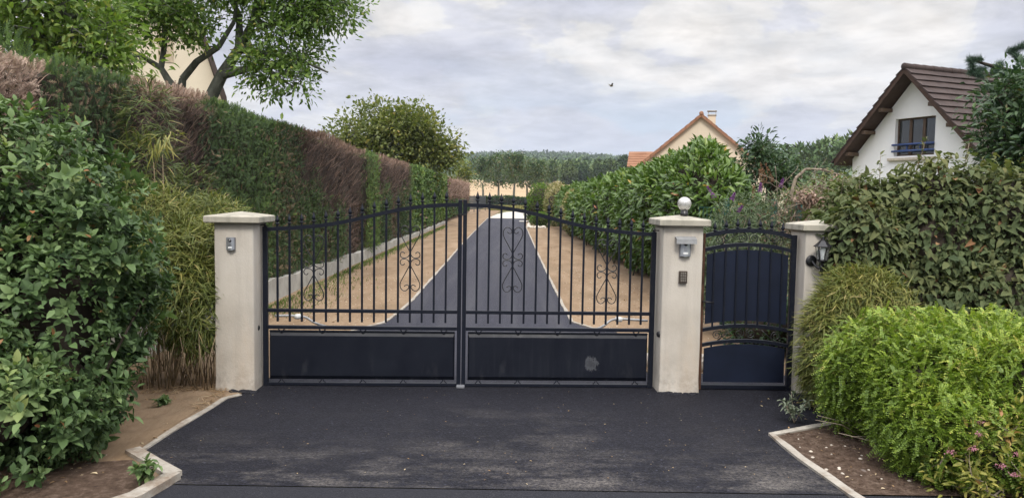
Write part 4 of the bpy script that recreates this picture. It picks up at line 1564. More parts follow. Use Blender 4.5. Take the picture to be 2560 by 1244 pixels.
# ------------------------------------------------------------------ shrubs close to the camera
def leafy_bush():
    t = empty('leafy_shrub', (-3.0, 4.75, 0))
    tag(t, 'big rounded broadleaf shrub with oval mid green leaves beside the bamboo', 'shrub')
    off = np.array([-3.0, 4.75, 0])
    B = [(-3.27, 4.88, 1.00, 1.00, .70, 1.12), (-3.38, 4.95, 1.42, .72, .60, .72), (-2.85, 4.80, .85, .55, .60, .78), (-3.5, 4.6, .8, .8, .7, .85), (-2.80, 4.62, .42, .46, .45, .42), (-3.02, 4.24, .40, .60, .44, .48), (-3.3, 4.2, .7, .6, .4, .6)]
    core('dark_twig_hull', [(b[0] - off[0], b[1] - off[1], *b[2:]) for b in B], M['bark_dark'], t, .50)
    lv = Leaves()
    # rosettes: several leaves fanned about a shoot tip
    P, nn = blob_points(B, 6000, .30, .20, 4.5, 51, back=.35)
    gap = vnoise(P, 6.5, 54)
    kp = gap > -.30 + .25 * rng.random(len(P))
    P, nn = P[kp], nn[kp]
    n = len(P)
    ax = nz(nn * .8 + np.array([0, 0, .55]) + rdir(n) * .45)
    a_, b_ = np.zeros_like(ax), np.zeros_like(ax)
    ref = nz(np.cross(ax, np.tile([0.3, 0.9, 0.1], (n, 1))))
    oth = np.cross(ax, ref)
    size0 = .046 * (1 + .36 * rng.normal(size=n)).clip(.45, 1.75)
    t0 = .46 + .15 * rng.normal(size=n) + .18 * vnoise(P, 2.2, 52) + .16 * (nn[:, 2])  # brighter tint on rosettes facing up puts light into the colour
    up = T_oval(.10, .16)
    for k in range(7):
        ang = k * 2.4 + rng.normal(size=n) * .3
        tilt = .35 + .09 * k + .15 * rng.normal(size=n)
        D = nz(ax * (1.25 - tilt)[:, None] + (ref * np.cos(ang)[:, None] + oth * np.sin(ang)[:, None]) * (.3 + tilt)[:, None])
        base = P - ax * (.011 * k)
        S = size0 * (1 + .05 * k) * (1 + .15 * rng.normal(size=n)).clip(.6, 1.4)
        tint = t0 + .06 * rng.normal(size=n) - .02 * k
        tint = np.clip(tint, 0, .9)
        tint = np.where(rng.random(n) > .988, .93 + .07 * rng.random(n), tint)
        pick = rng.integers(0, 3, n)
        for q, (tm_, rr) in enumerate(((up, .56), (T_oval(.20, -.05), .46), (T_oval(.05, .34), .62))):
            w = pick == q
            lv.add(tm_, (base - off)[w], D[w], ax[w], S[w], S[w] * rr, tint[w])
    # the odd hanging leaf between
    P, nn = blob_points(B, 5000, .40, .12, 4.5, 53, back=.4)
    leafy(lv, P - off, nn, up, .052, .52, np.clip(.34 + .15 * rng.normal(size=len(P)), 0, .88), .1, .35, .9)
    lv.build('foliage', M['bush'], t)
    mb = MB()
    for i in range(16):
        a = random.uniform(0, 6.28)
        p0 = Vector((random.uniform(-.3, .45), random.uniform(-.2, .2), 0))
        p1 = p0 + Vector((math.cos(a) * .25, math.sin(a) * .2, .5))
        p2 = p1 + Vector((math.cos(a) * .25, math.sin(a) * .25, .5))
        mb.tube(catmull([p0, p1, p2], 3), .014, 6, .006)
    mb.build('twigs', M['bark_dark'], t)
    return t


leafy_bush()


def bamboo(name, loc, B, n, canes, label, size=.105, tone=0.0, droop=.55, lean=(0, 0), mess=.34):
    t = empty(name, loc)
    tag(t, label, 'bamboo', 'bamboo clumps by the gate')
    off = np.array([loc[0], loc[1], 0])
    Bl = [(b[0] - off[0], b[1] - off[1], *b[2:]) for b in B]
    if n > 1500:
        core('dark_cane_hull', Bl, M['bark_dark'], t, .52)
    lv = Leaves()
    P, nn = blob_points(B, n, .30, .16, 5, 61, back=.35)
    m = len(P)
    side = nz(np.cross(nn, np.array([0, 0, 1.0])) + 1e-6)
    for k in range(5):
        D = nz(nn * .55 + np.array([lean[0], lean[1], .30 - droop]) + side * (rng.normal(size=m) * .45)[:, None] + rdir(m) * mess)
        Nn = nz(nn * .6 + np.array([0, 0, .7]) + rdir(m) * .35)
        S = size * (1 + .28 * rng.normal(size=m)).clip(.5, 1.6)
        tint = .48 + tone + .14 * rng.normal(size=m) + .14 * vnoise(P, 3, 62)
        tint = np.clip(tint, 0, .92)
        tint = np.where(rng.random(m) > .975, .95, tint)
        lv.add(T_blade(.32), P - off + rdir(m) * .035, D, Nn, S, np.full(m, size * .085), tint)
    lv.build('foliage', M['bamboo'], t)
    mb = MB()
    for (x0, x1, y0, y1, k, hz) in canes:
        for i in range(k):
            p = Vector((random.uniform(x0, x1) - off[0], random.uniform(y0, y1) - off[1], 0))
            q = p + Vector((random.uniform(-.08, .16), random.uniform(-.16, .02), hz * random.uniform(.7, 1)))
            mb.tube([p, (p + q) / 2 + Vector((random.uniform(-.03, .03), 0, 0)), q], random.uniform(.003, .0065), 5, .003)
    mb.build('cane', M['cane'], t)


bamboo('bamboo', (-2.75, 6.6, 0),
       [(-2.86, 6.52, .88, .36, .34, .50), (-2.66, 6.42, .72, .20, .20, .44), (-2.80, 7.15, 1.22, .38, .35, .38), (-3.10, 6.75, 1.16, .36, .36, .48), (-2.62, 6.75, 1.05, .20, .26, .34)],
       3600, [(-3.1, -2.47, 6.2, 6.8, 90, .55)], 'yellow green bamboo clump spilling against the pillar with the small intercom', .10, -.02, .48, (0, 0), .50)
bamboo('bamboo', (-3.35, 7.3, 0),
       [(-3.52, 7.45, 2.35, .18, .34, .36), (-3.45, 7.3, 1.75, .22, .45, .50), (-3.48, 8.3, 1.50, .18, .65, .42), (-3.45, 6.7, 1.45, .22, .4, .4)],
       620, [(-3.5, -3.2, 7.0, 7.8, 16, 1.5)], 'loose green bamboo stems leaning up against the dead hedge top', .12, -.22, .42)
# one arching yellow spray
bamboo('bamboo', (-3.15, 6.9, 0), [(-3.14, 6.95, 2.10, .13, .13, .09)], 14, [(-3.2, -3.1, 6.9, 7.0, 3, 2.0)],
       'single bright yellow bamboo spray arching out before the dark dead hedge', .15, .22, .70)
bamboo('bamboo', (2.7, 6.15, 0),
       [(2.74, 6.14, .74, .30, .24, .40), (2.50, 6.04, .52, .18, .18, .40), (2.98, 6.14, .78, .28, .22, .30), (2.62, 6.1, .35, .25, .2, .35), (2.86, 6.10, .90, .20, .18, .24), (2.60, 6.05, .80, .16, .16, .26)],
       3400, [(2.4, 3.0, 5.95, 6.2, 25, .5)], 'olive bamboo mound below the black lantern', .088, .0, .50, (-.35, -.12), .55)


def honeysuckle():
    t = empty('box_honeysuckle', (2.95, 5.1, 0))
    tag(t, 'bright lime green mounded shrub of tiny leaves inside the kerb corner', 'shrub')
    off = np.array([2.95, 5.1, 0])
    B = [(2.78, 5.35, .42, .56, .52, .48), (3.25, 5.15, .46, .75, .62, .46), (2.75, 4.92, .36, .44, .50, .46), (3.3, 4.75, .42, .7, .5, .46), (2.48, 5.42, .33, .28, .30, .34), (2.60, 4.62, .25, .30, .34, .33), (3.75, 5.1, .45, .6, .6, .46), (2.74, 4.50, .24, .40, .34, .32)]
    core('dark_twig_hull', [(b[0] - off[0], b[1] - off[1], *b[2:]) for b in B], M['bark_dark'], t, .60, .08, 4)
    P, nn = blob_points(B, 15000, .26, .11, 6, 71, back=.15, cull=.55)
    n = len(P)
    lv = Leaves()
    ax = nz(nn * .38 + np.array([-.22, -.05, -.04]) + rdir(n) * .72)
    sag = rng.uniform(.15, .6, n)
    ln = rng.uniform(.06, .12, n)
    side = nz(np.cross(ax, np.array([0, 0, 1.0]) + rdir(n) * .3))
    upv = np.cross(side, ax)
    base_t = .28 + .14 * rng.normal(size=n) + .16 * vnoise(P, 3, 72) + .36 * nn[:, 2].clip(0)  # shading put into the tint: lighter yellow tops, darker sides
    for k in range(10):
        f = k / 9.
        C0 = P - ax * .03 + ax * (ln * f)[:, None] + np.array([0, 0, -1.0]) * (sag * ln * f * f * .6)[:, None]
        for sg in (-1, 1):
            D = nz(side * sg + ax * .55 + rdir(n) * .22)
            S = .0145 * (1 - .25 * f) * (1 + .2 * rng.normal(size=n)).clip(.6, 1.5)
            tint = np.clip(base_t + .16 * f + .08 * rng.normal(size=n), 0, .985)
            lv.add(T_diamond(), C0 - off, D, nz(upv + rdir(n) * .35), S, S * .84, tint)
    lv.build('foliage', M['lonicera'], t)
    mb = MB()
    for i in range(40):
        a = random.uniform(3.0, 5.0)
        p0 = Vector((random.uniform(-.5, .5), random.uniform(-.3, .2), 0.0))
        mb.tube([p0, p0 + Vector((math.cos(a) * .2, math.sin(a) * .2, .12)), p0 + Vector((math.cos(a) * .4, math.sin(a) * .4, .16))], .004, 5, .002)
    mb.build('twigs', M['twig'], t)


honeysuckle()


def vine_hedge():
    t = empty('climber_hedge', (3.8, 6.9, 0))
    tag(t, 'broad dull olive climber covered hedge with drooping pointed leaves below the white house', 'hedge')
    off = np.array([3.8, 6.9, 0])
    B = [(3.25, 7.05, 1.05, .55, .50, .80), (3.75, 6.95, 1.15, .65, .55, .88), (4.35, 6.85, 1.15, .7, .6, .86), (3.0, 6.85, .95, .35, .40, .60), (5.0, 6.8, 1.1, .7, .6, .85), (3.6, 6.7, .65, .6, .45, .55), (4.3, 6.5, .7, .7, .5, .6), (2.95, 6.47, 1.20, .34, .24, .48)]
    core('dark_twig_hull', [(b[0] - off[0], b[1] - off[1], *b[2:]) for b in B], M['bark_dark'], t, .82)
    lv = Leaves()
    tm = T_oval(.08, .30)
    for q in range(3):
        P, nn = blob_points(B, 9500, .24, .14, 4.5, 81 + q, back=.2)
        n = len(P)
        D = nz(nn * .55 + np.array([-.15, -.1, -.35]) + rdir(n) * .55)
        Nn = nz(nn * .8 + np.array([0, 0, .75]) + rdir(n) * .35)
        S = .068 * (1 + .36 * rng.normal(size=n)).clip(.4, 1.7)
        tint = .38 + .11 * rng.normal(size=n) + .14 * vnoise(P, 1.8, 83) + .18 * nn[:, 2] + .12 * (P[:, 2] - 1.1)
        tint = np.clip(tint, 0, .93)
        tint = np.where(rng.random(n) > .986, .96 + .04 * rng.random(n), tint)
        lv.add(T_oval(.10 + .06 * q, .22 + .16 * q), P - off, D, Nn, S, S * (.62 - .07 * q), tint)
    # shoots standing above the outline
    P0 = np.array([(2.98, 7.0, 1.70), (3.1, 6.9, 1.75), (3.62, 6.9, 2.0), (4.0, 6.85, 2.0), (3.3, 6.95, 1.83)])
    for p in P0:
        d = nz(np.array([[rng.normal() * .25, 0, 1.0]]))[0]
        ln = rng.uniform(.12, .3)
        MB().tube([Vector(p - off - d * .1), Vector(p - off + d * ln)], .004, 5, .002).build('shoot', M['twig'], t)
        k = 12
        s_ = np.linspace(0, ln, k)[:, None]
        PP = p + d * s_ - off
        lv.add(tm, PP, nz(rdir(k) + np.array([0, 0, .2])), nz(rdir(k) * .4 + np.array([0, 0, 1.])), .055, .03, np.full(k, .6) + .1 * rng.normal(size=k))
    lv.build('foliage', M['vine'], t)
    for i in range(14):
        x = random.uniform(-.7, .9)
        MB().tube([(x, .05, 0), (x + random.uniform(-.1, .1), -.05, .5), (x + random.uniform(-.2, .2), -.2, 1.0)], .010, 6, .005).build('stem', M['twig'], t)



vine_hedge()


def spirea():
    t = empty('spirea', (2.75, 4.22, 0))
    tag(t, 'low golden leaved shrub with small pink flower heads before the lime green mound', 'shrub')
    off = np.array([2.75, 4.22, 0])
    B = [(2.80, 4.20, .18, .28, .20, .22), (2.98, 4.30, .24, .25, .22, .26), (2.62, 4.28, .16, .20, .18, .18)]
    att, nn = blob_points(B, 130, .35, .2, 8, 91, back=.8)
    mbw, ends = grow([([(2.78, 4.22, 0.0), (2.78, 4.22, .06)], [.006, .005], -1)], att, .0016, .4, step=.08)
    mbw.v = [(a - off[0], b - off[1], c - off[2]) for a, b, c in mbw.v]
    mbw.build('twigs', M['twig'], t)
    lv = Leaves()
    E = [(e - off, d) for e, d in ends]
    scatter_leaves(lv, E, 13, .035, T_oval(.08, .2), .042, .38, .0, lambda P: np.clip(.50 + .2 * rng.normal(size=len(P)), 0, 1))
    lv.build('foliage', M['spirea'], t)
    for p in ((2.55, 4.14, .31), (2.46, 4.2, .27), (2.66, 4.06, .24), (2.76, 4.08, .30), (2.72, 4.04, .20), (2.62, 4.20, .37), (2.9, 4.1, .33), (2.82, 4.03, .26), (2.68, 4.3, .41)):
        f = Leaves()
        n = 60
        P = np.array(p) - off + rng.normal(size=(n, 3)) * np.array([.012, .012, .006])
        f.add(T_diamond(), P, rdir(n), rdir(n), .008, .007, rng.random(n))
        f.build('flower_head', M['pink'], t)


spirea()


def weed(name, loc, n, size, mat, label, hgt=.18, ratio=.5):
    t = empty(name, loc)
    tag(t, label, 'weed')
    lv = Leaves()
    mb = MB()
    for i in range(n):
        a = random.uniform(0, 6.28)
        L_ = hgt * random.uniform(.6, 1.1)
        tip = Vector((math.cos(a) * L_ * .6, math.sin(a) * L_ * .6, L_))
        pts = catmull([(0, 0, 0), tip * .5 + Vector((0, 0, .02)), tip], 3)
        mb.tube(pts, .0028, 5, .0014)
        for p in pts[2:]:
            k = 3
            P = np.tile(np.array(p), (k, 1))
            lv.add(T_oval(.1, .2), P, nz(rdir(k) + np.array([0, -.2, .2])), nz(rdir(k) * .4 + np.array([0, 0, 1])), size, size * ratio, rng.random(k) * .6 + .2)
    mb.build('twigs', M['twig'], t)
    lv.build('foliage', mat, t)


weed('weed', (2.12, 5.62, 0), 9, .05, M['greyweed'], 'grey leaved weed growing on the kerb before the lime green mound', .20, .36)
weed('weed', (-2.03, 4.22, 0), 6, .055, M['bush'], 'small green seedling beside the broken kerb corner', .13, .6)
weed('weed', (-2.62, 5.72, 0), 8, .05, M['bush'], 'low leafy weed on bare soil under the bamboo canes', .09, .45)
# an orange poppy by the pillar foot
t = tag(empty('poppy', (2.66, 6.30, 0)), 'tiny orange poppy at the foot of the half hidden pillar', 'flower')
MB().tube([(0, 0, 0), (.005, -.01, .06), (0, -.015, .085)], .0018, 5).build('stem', M['cane'], t)
lv = Leaves()
lv.add(T_oval(.25, -.2), np.tile([0, -.015, .085], (5, 1)), np.array([[math.cos(k * 1.256), math.sin(k * 1.256), .5] for k in range(5)]), np.tile([0, 0, 1.], (5, 1)), .022, .022, np.zeros(5))
lv.build('petal', simple('poppy_orange', (.62, .16, .03), .6, .2), t)


# ------------------------------------------------------------------ hedges beyond the gate
def laurel():
    t = empty('laurel_hedge', (3.1, 20, 0))
    tag(t, 'glossy broadleaf laurel hedge behind the pillar with the globe lamp', 'hedge')
    off = np.array([3.1, 20, 0])
    B = [(3.05, 12.6, 1.35, .62, 1.5, 1.18), (3.2, 12.2, 1.0, .62, 1.2, 1.05), (3.0, 14.5, 1.3, .62, 1.6, 1.12), (2.98, 17, 1.2, .62, 1.9, 1.18), (2.98, 20, 1.15, .66, 2.2, 1.12), (2.95, 23.5, 1.1, .66, 2.4, 1.12), (2.93, 27, 1.1, .66, 2.4, 1.1),
         (2.9, 30.5, 1.1, .66, 2.4, 1.06), (2.9, 35, 1.1, .66, 2.8, 1.05), (2.88, 39, 1.08, .66, 2.8, 1.02)]
    core('dark_twig_hull', [(b[0] - off[0], b[1] - off[1], *b[2:]) for b in B], M['bark_dark'], t, .86)
    lv = Leaves()
    tm = T_oval(.10, .22)

    def run(lo, hi, n, size, seed):
        bb = [b for b in B if lo <= b[1] < hi]
        P, nn = blob_points(bb, n, .16, .09, 3.0, seed, back=.25, zmin=.15)
        m = len(P)
        D = nz(nn * .6 + rdir(m) * .75 + np.array([0, -.05, .12 + .25 * 0]))
        D[:, 2] += np.where(P[:, 2] > 1.9, .5, -.15)
        Nn = nz(nn * .7 + np.array([0, 0, .7]) + rdir(m) * .5)
        S = size * (1 + .25 * rng.normal(size=m)).clip(.5, 1.6)
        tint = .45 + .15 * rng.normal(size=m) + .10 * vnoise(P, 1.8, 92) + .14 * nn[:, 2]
        tint = np.clip(tint, 0, .95)
        r = rng.random(m)
        tint = np.where(r > .991, .975, tint)
        tint = np.where(r > .996, 1.0, tint)
        lv.add(tm, P - off, D, Nn, S, S * .36, tint)
    run(11, 13, 7000, .135, 95)
    run(13, 16, 5500, .14, 96)
    run(16, 22, 8000, .15, 97)
    run(22, 41, 11000, .19, 98)
    lv.build('foliage', M['laurel'], t)
    for i in range(30):
        y = -8.6 + i * .55 + random.uniform(-.15, .15)
        p = Vector((random.uniform(-.6, -.2), y, 0))
        MB().tube([p, p + Vector((random.uniform(-.1, .1), random.uniform(-.1, .1), .25)), p + Vector((random.uniform(-.1, .1), random.uniform(-.1, .1), .5))], .018, 6, .010).build('stem', M['bark'], t)



laurel()


def round_shrub(name, loc, B, n, size, ratio, mat, label, cat='shrub', tone=.45, group=None, depth=.22, tm=None, cmat='bark_dark', k=.82):
    t = empty(name, loc)
    tag(t, label, cat, group)
    off = np.array(loc, float)
    core('dark_twig_hull', [(b[0] - off[0], b[1] - off[1], b[2] - off[2], *b[3:]) for b in B], M[cmat], t, k, .1, 2)
    P, nn = blob_points(B, n, depth, .14, 3.5, int(abs(loc[0] * 17 + loc[1] * 31)) % 997, back=.3)
    lv = Leaves()
    m = len(P)
    leafy(lv, P - off, nn, tm or T_diamond(), size, ratio, np.clip(tone + .18 * rng.normal(size=m) + .14 * nn[:, 2], 0, 1), .45)
    lv.build('foliage', mat, t)
    return t


round_shrub('variegated_shrub', (2.75, 33, 0), [(2.68, 33, 1.0, .55, .9, 1.02), (2.6, 32.5, .6, .4, .7, .6)], 3200, .09, .5, M['varieg'], 'pale yellow variegated shrub breaking up the laurel hedge midway', 'shrub', .58, 'variegated shrubs in the hedge')
round_shrub('variegated_shrub', (2.65, 43, 0), [(2.55, 43, 1.1, .75, 1.1, 1.1), (2.5, 44.5, 1.2, .7, 1.2, 1.2)], 3200, .12, .5, M['varieg'], 'pale yellow variegated shrub closing the far end of the laurel hedge', 'shrub', .52, 'variegated shrubs in the hedge')
round_shrub('box_shrub', (1.48, 41, 0), [(1.48, 41, .38, .55, .5, .46)], 2400, .06, .55, M['tree'], 'small clipped green ball shrub at the far driveway edge', 'shrub', .40)
round_shrub('tall_shrub', (1.75, 49, 0), [(1.75, 49, 1.15, .95, .9, 1.3), (1.45, 48.6, .8, .7, .7, .8)], 3600, .11, .5, M['tree'], 'upright green shrub behind the clipped ball at the far driveway bend', 'shrub', .42)
round_shrub('reddish_shrub', (3.0, 52, 0), [(3.0, 52, 1.3, .9, 1.0, 1.35)], 1800, .12, .4, M['varieg'], 'sparse reddish shrub just past the end of the laurel hedge', 'shrub', .35)

# rocks
def rock(loc, s, label, group=None, seed=0):
    bm = bmesh.new()
    bmesh.ops.create_icosphere(bm, subdivisions=3, radius=1)
    V = np.array([v.co[:] for v in bm.verts])
    V = V * (1 + .28 * vnoise(V, 1.6, seed) + .10 * vnoise(V, 4.5, seed + 1))[:, None] * np.array(s)
    mb = MB().add(V, [tuple(v.index for v in f.verts) for f in bm.faces])
    bm.free()
    o = mb.build('rock', M['rock'])
    o.location = loc
    tag(o, label, 'rock', group)
    return o


rock((1.17, 7.45, .05), (.13, .12, .11), 'large pale rock behind the gate beside the grey opener arm', 'pale rocks inside the gate', 1)
rock((1.33, 7.55, .04), (.09, .08, .09), 'pale rock close to the pillar foot inside the gate', 'pale rocks inside the gate', 2)
rock((0.96, 7.15, .03), (.10, .09, .05), 'flat pale rock under the grey opener arm', 'pale rocks inside the gate', 3)
base = None
for i in range(14):
    x, y = (0.92 + 0.10 * i, 40.0 + .12 * math.sin(i * 2.1)) if i < 8 else (0.86 + .02 * (i - 8), 40.4 + .8 * (i - 8))
    if base is None:
        base = rock((x, y, .06), (.11, .10, .09), 'white edging stone in the row round the clipped ball shrub', 'white edging stones', 9)
    else:
        c = base.copy()
        COL.objects.link(c)
        c.location = (x, y, .05)
        c.rotation_euler = (0, 0, i * 1.3)
        k = random.uniform(.7, 1.25)
        c.scale = (k, k, k)


def buddleia():
    t = empty('butterfly_bush', (2.95, 9.5, 0))
    tag(t, 'grey green butterfly bush with purple flower spikes behind the garden gate', 'shrub')
    off = np.array([2.95, 9.5, 0])
    B = [(2.75, 9.4, .95, .45, .5, .75), (3.15, 9.5, .95, .48, .5, .75), (2.95, 9.3, .6, .55, .5, .6), (2.5, 9.3, .85, .25, .4, .6)]
    att, nn = blob_points(B, 420, .45, .25, 5, 111, back=.6)
    mbw, ends = grow([([(2.9, 9.6, 0.0), (2.9, 9.55, .3)], [.03, .025], -1)], att, .0025, .42, step=.15)
    mbw.v = [(a - off[0], b - off[1], c - off[2]) for a, b, c in mbw.v]
    mbw.build('twigs', M['twig'], t)
    lv = Leaves()
    E = [(e - off, d) for e, d in ends]
    scatter_leaves(lv, E, 22, .055, T_blade(.3), .085, .13, .1, lambda P: np.clip(.48 + .2 * rng.normal(size=len(P)), 0, 1))
    P, nn = blob_points(B, 2600, .3, .15, 5, 112, back=.3)
    leafy(lv, P - off, nn, T_blade(.3), .09, .14, np.clip(.42 + .2 * rng.normal(size=len(P)), 0, 1), .2, .1, .8)
    lv.build('foliage', M['buddleia'], t)
    for (x, y, z, dx, dz, mt, ln) in ((2.40, 9.15, 1.66, -.05, .07, 'purple', .17), (2.58, 9.1, 1.64, .03, .07, 'purple', .10), (2.66, 9.1, 1.50, .03, .05, 'purple', .09), (2.95, 9.2, 1.73, .0, .10, 'purple', .12), (3.22, 9.3, 1.80, .02, .08, 'purple', .12),
                                  (2.98, 9.25, 1.80, -.03, .2, 'brownspike', .22), (3.05, 9.3, 1.86, -.07, .2, 'brownspike', .24), (3.13, 9.3, 1.86, -.09, .2, 'brownspike', .24), (2.9, 9.3, 1.62, 0, .2, 'brownspike', .2)):
        f = Leaves()
        n = 130
        u = rng.random(n)
        d = nz(np.array([[dx, -.01, dz]]))[0]
        a = rng.uniform(0, 6.28, n)
        rr = .022 * (1 - .75 * u)
        s1 = nz(np.cross(d, [0, 1, 0.01])[None])[0]
        s2 = np.cross(d, s1)
        P = np.array([x, y, z]) - off + d * (u * ln)[:, None] + s1 * (rr * np.cos(a))[:, None] + s2 * (rr * np.sin(a))[:, None]
        f.add(T_diamond(), P, nz(rdir(n) + d), rdir(n), .016, .012, rng.random(n))
        f.build('flower_spike', M[mt], t)


buddleia()


def dry_tangle():
    t = empty('withered_climber', (3.75, 9.2, 0))
    tag(t, 'leafless grey tangle of withered climber twigs on the green fence', 'climber')
    off = np.array([3.75, 9.2, 0])
    mb = MB()
    for i in range(230):
        p = Vector((random.gauss(-.10, .26), random.uniform(-.12, .12), max(.2, random.gauss(1.38, .26))))
        d = Vector((random.gauss(0, 1), random.gauss(0, .4), random.gauss(.1, .8))).normalized() * random.uniform(.1, .28)
        b = Vector((random.gauss(0, .05), random.gauss(0, .03), random.uniform(.02, .10)))
        mb.tube(catmull([p - d, p + b, p + d], 3), random.uniform(.0025, .005), 4, .002)
    for i in range(10):
        x = random.uniform(-.5, .3)
        mb.tube(catmull([(x, 0, 0), (x + random.uniform(-.05, .05), -.05, .6), (x + random.uniform(-.08, .08), -.02, 1.3)], 4), .011, 6, .006)
    for i in range(5):
        p = Vector((random.uniform(-.2, .35), 0, 1.5))
        mb.tube(catmull([p, p + Vector((.1, -.02, .2)), p + Vector((.3, -.05, .22)), p + Vector((.5, -.05, .1))], 4), .005, 5, .002)
    mb.build('twigs', M['twig'], t)
    lv = Leaves()
    n = 900
    P = np.stack([rng.normal(-.12, .30, n), rng.uniform(-.15, .12, n), rng.normal(1.33, .25, n).clip(.1)], 1)
    lv.add(T_oval(.2, .4), P, rdir(n) + np.array([0, 0, -.5]), rdir(n), .05, .022, np.clip(rng.normal(.55, .2, n), 0, 1))
    n = 150
    P = np.stack([rng.normal(-.22, .07, n), rng.uniform(-.12, .0, n), rng.normal(1.66, .04, n)], 1)
    lv.add(T_oval(.3, .5), P, rdir(n), rdir(n), .07, .04, np.clip(rng.normal(.8, .15, n), 0, 1))
    lv.build('dead_leaves', M['dead'], t)


dry_tangle()


def mesh_fence():
    t = empty('mesh_fence', (3.3, 9.9, 0))
    tag(t, 'dark green welded mesh fence behind the withered climber', 'fence')
    for x in (-.55, .06, .38, 1.3):
        MB().box(x - .035, x + .035, -.03, .03, 0, 1.66, .004).build('post', M['fence_green'], t)
    mb = MB()
    for i in range(48):
        x = -.9 + i * .05
        mb.box(x - .003, x + .003, -.006, 0.0, .05, 1.55)
    for i in range(9):
        mb.box(-.9, 1.5, -.012, -.006, .1 + i * .18, .108 + i * .18)
    mb.build('mesh_panel', M['fence_green'], t)


mesh_fence()
round_shrub('garden_shrub', (3.3, 8.2, 0), [(2.75, 8.3, .28, .45, .4, .32), (3.3, 8.2, .30, .4, .4, .35)], 2600, .05, .5, M['tree_dark'], 'low dark ground shrub seen through the scrolls of the garden gate', 'shrub', .4)
# rubble stones seen past the gate sheet
for k, (x, y, z, s) in enumerate(((1.78, 7.3, .06, .09), (1.76, 7.5, .16, .08), (1.80, 7.6, .26, .08), (1.77, 7.7, .35, .07), (1.9, 7.5, .08, .1), (2.02, 7.55, .07, .08))):
    rock((x, y, z * .8), (s, s * .9, s * .75), 'pale rubble stone in the heap behind the garden gate', 'rubble stones behind the garden gate', 20 + k)

# ------------------------------------------------------------------ trees


def tree(name, limbs, crown, natt, leaf, mat, label, bark='bark', k=9, spread=.16, depth=.9, step=.4, r_tip=.006, droop=.12, tint=None, tm=None, group=None, extra=None, back=.8, sag=0.04, flat=.6, cat='tree', expo=.46, lump=.22):
    base = np.array(limbs[0][0][0], float)
    off = np.array([base[0], base[1], 0])
    t = empty(name, tuple(off))
    tag(t, label, cat, group)
    att, _ = blob_points(crown, natt, depth, lump, 1.6, int(abs(base[0] * 13 + base[1] * 7)) % 991, back=back, zmin=.2)
    mb, ends = grow(limbs, att, r_tip, expo, step=step, sag=sag)
    mb.v = [(a - off[0], b - off[1], c) for a, b, c in mb.v]
    mb.build('trunk', M[bark], t)
    lv = Leaves()
    E = [(e - off, d) for e, d in ends]
    scatter_leaves(lv, E, k, spread, tm or T_oval(.1, .2), leaf[0], leaf[1], droop, tint, flat)
    lv.build('crown', M[mat], t)
    return t


# the spreading tree that leans over the hedge
tree('spreading_tree',
     [([(-5.55, 12.7, 0), (-5.50, 12.65, 2.0), (-5.42, 12.6, 3.18)], [.13, .105, .085], -1),
      ([(-5.60, 12.6, 3.42), (-5.72, 12.6, 3.62), (-6.1, 12.6, 3.85), (-6.45, 12.6, 4.05)], [.06, .048, .032, .02], 2),
      ([(-5.66, 12.6, 4.0), (-5.66, 12.6, 4.6)], [.045, .03], 4),
      ([(-5.35, 12.55, 3.45), (-5.1, 12.5, 3.72), (-4.75, 12.5, 3.95), (-4.5, 12.5, 4.35), (-4.4, 12.5, 4.9)], [.06, .054, .045, .034, .024], 2),
      ([(-5.10, 12.7, 2.0), (-5.0, 12.7, 3.1), (-4.75, 12.65, 3.55), (-4.45, 12.6, 3.95), (-4.22, 12.6, 4.4), (-4.12, 12.6, 4.95), (-4.05, 12.6, 5.6)], [.115, .108, .095, .08, .06, .046, .03], 0),
      ([(-3.95, 12.5, 4.30), (-3.5, 12.4, 4.5), (-3.0, 12.4, 4.7)], [.045, .03, .02], 18),
      ([(-4.45, 12.6, 4.5), (-4.7, 12.6, 4.9)], [.045, .03], 17),
      ([(-3.85, 12.5, 4.75), (-3.65, 12.5, 5.2)], [.045, .03], 18),
      ([(-3.9, 12.45, 3.85), (-3.4, 12.35, 3.75), (-2.95, 12.3, 3.55)], [.035, .024, .015], 17),
      ([(-4.0, 12.4, 3.65), (-3.75, 12.3, 3.45), (-3.45, 12.2, 3.3)], [.028, .02, .013], 16)],
     [(-3.45, 12.4, 4.35, .85, .7, .65), (-3.65, 12.3, 3.55, .62, .5, .42), (-4.05, 12.3, 3.75, .4, .4, .3), (-3.1, 12.4, 4.75, .75, .7, .45), (-4.2, 12.4, 4.9, .8, .7, .5), (-5.5, 12.3, 4.55, 1.0, .8, .48), (-6.4, 12.4, 4.35, .8, .7, .65), (-4.5, 12.2, 5.4, 1.6, .9, .6), (-5.1, 12.2, 4.1, .45, .4, .25)],
     1700, (.085, .44), 'tree', 'leaning multi stemmed tree with open green crown above the hedge', k=12, spread=.085, step=.20, r_tip=.0030, back=.95, expo=.40, tint=lambda P: np.clip(.55 + .2 * rng.normal(size=len(P)) + .12 * vnoise(P, 1.6, 8), 0, .98))
# yellower tree over the near hedge
tree('garden_tree', [([(-6.0, 9.3, 0), (-6.0, 9.2, 2.0), (-5.9, 9.2, 3.0)], [.14, .12, .10], -1), ([(-6.3, 9.1, 3.4), (-6.6, 9.0, 3.9)], [.07, .05], 2), ([(-5.6, 9.1, 3.4), (-5.2, 9.0, 3.7)], [.07, .05], 2)],
     [(-5.3, 9.1, 3.5, .85, .7, .6), (-6.3, 9.0, 3.75, .9, .7, .65), (-4.75, 9.0, 3.15, .4, .5, .42), (-7, 9.2, 3.6, .9, .8, .8), (-5.6, 8.9, 4.1, 1.2, .7, .5)],
     800, (.10, .42), 'tree', 'yellow green broadleaf tree filling the top behind the near hedge', k=13, spread=.14, step=.25, tint=lambda P: np.clip(.72 + .16 * rng.normal(size=len(P)), 0, .96))
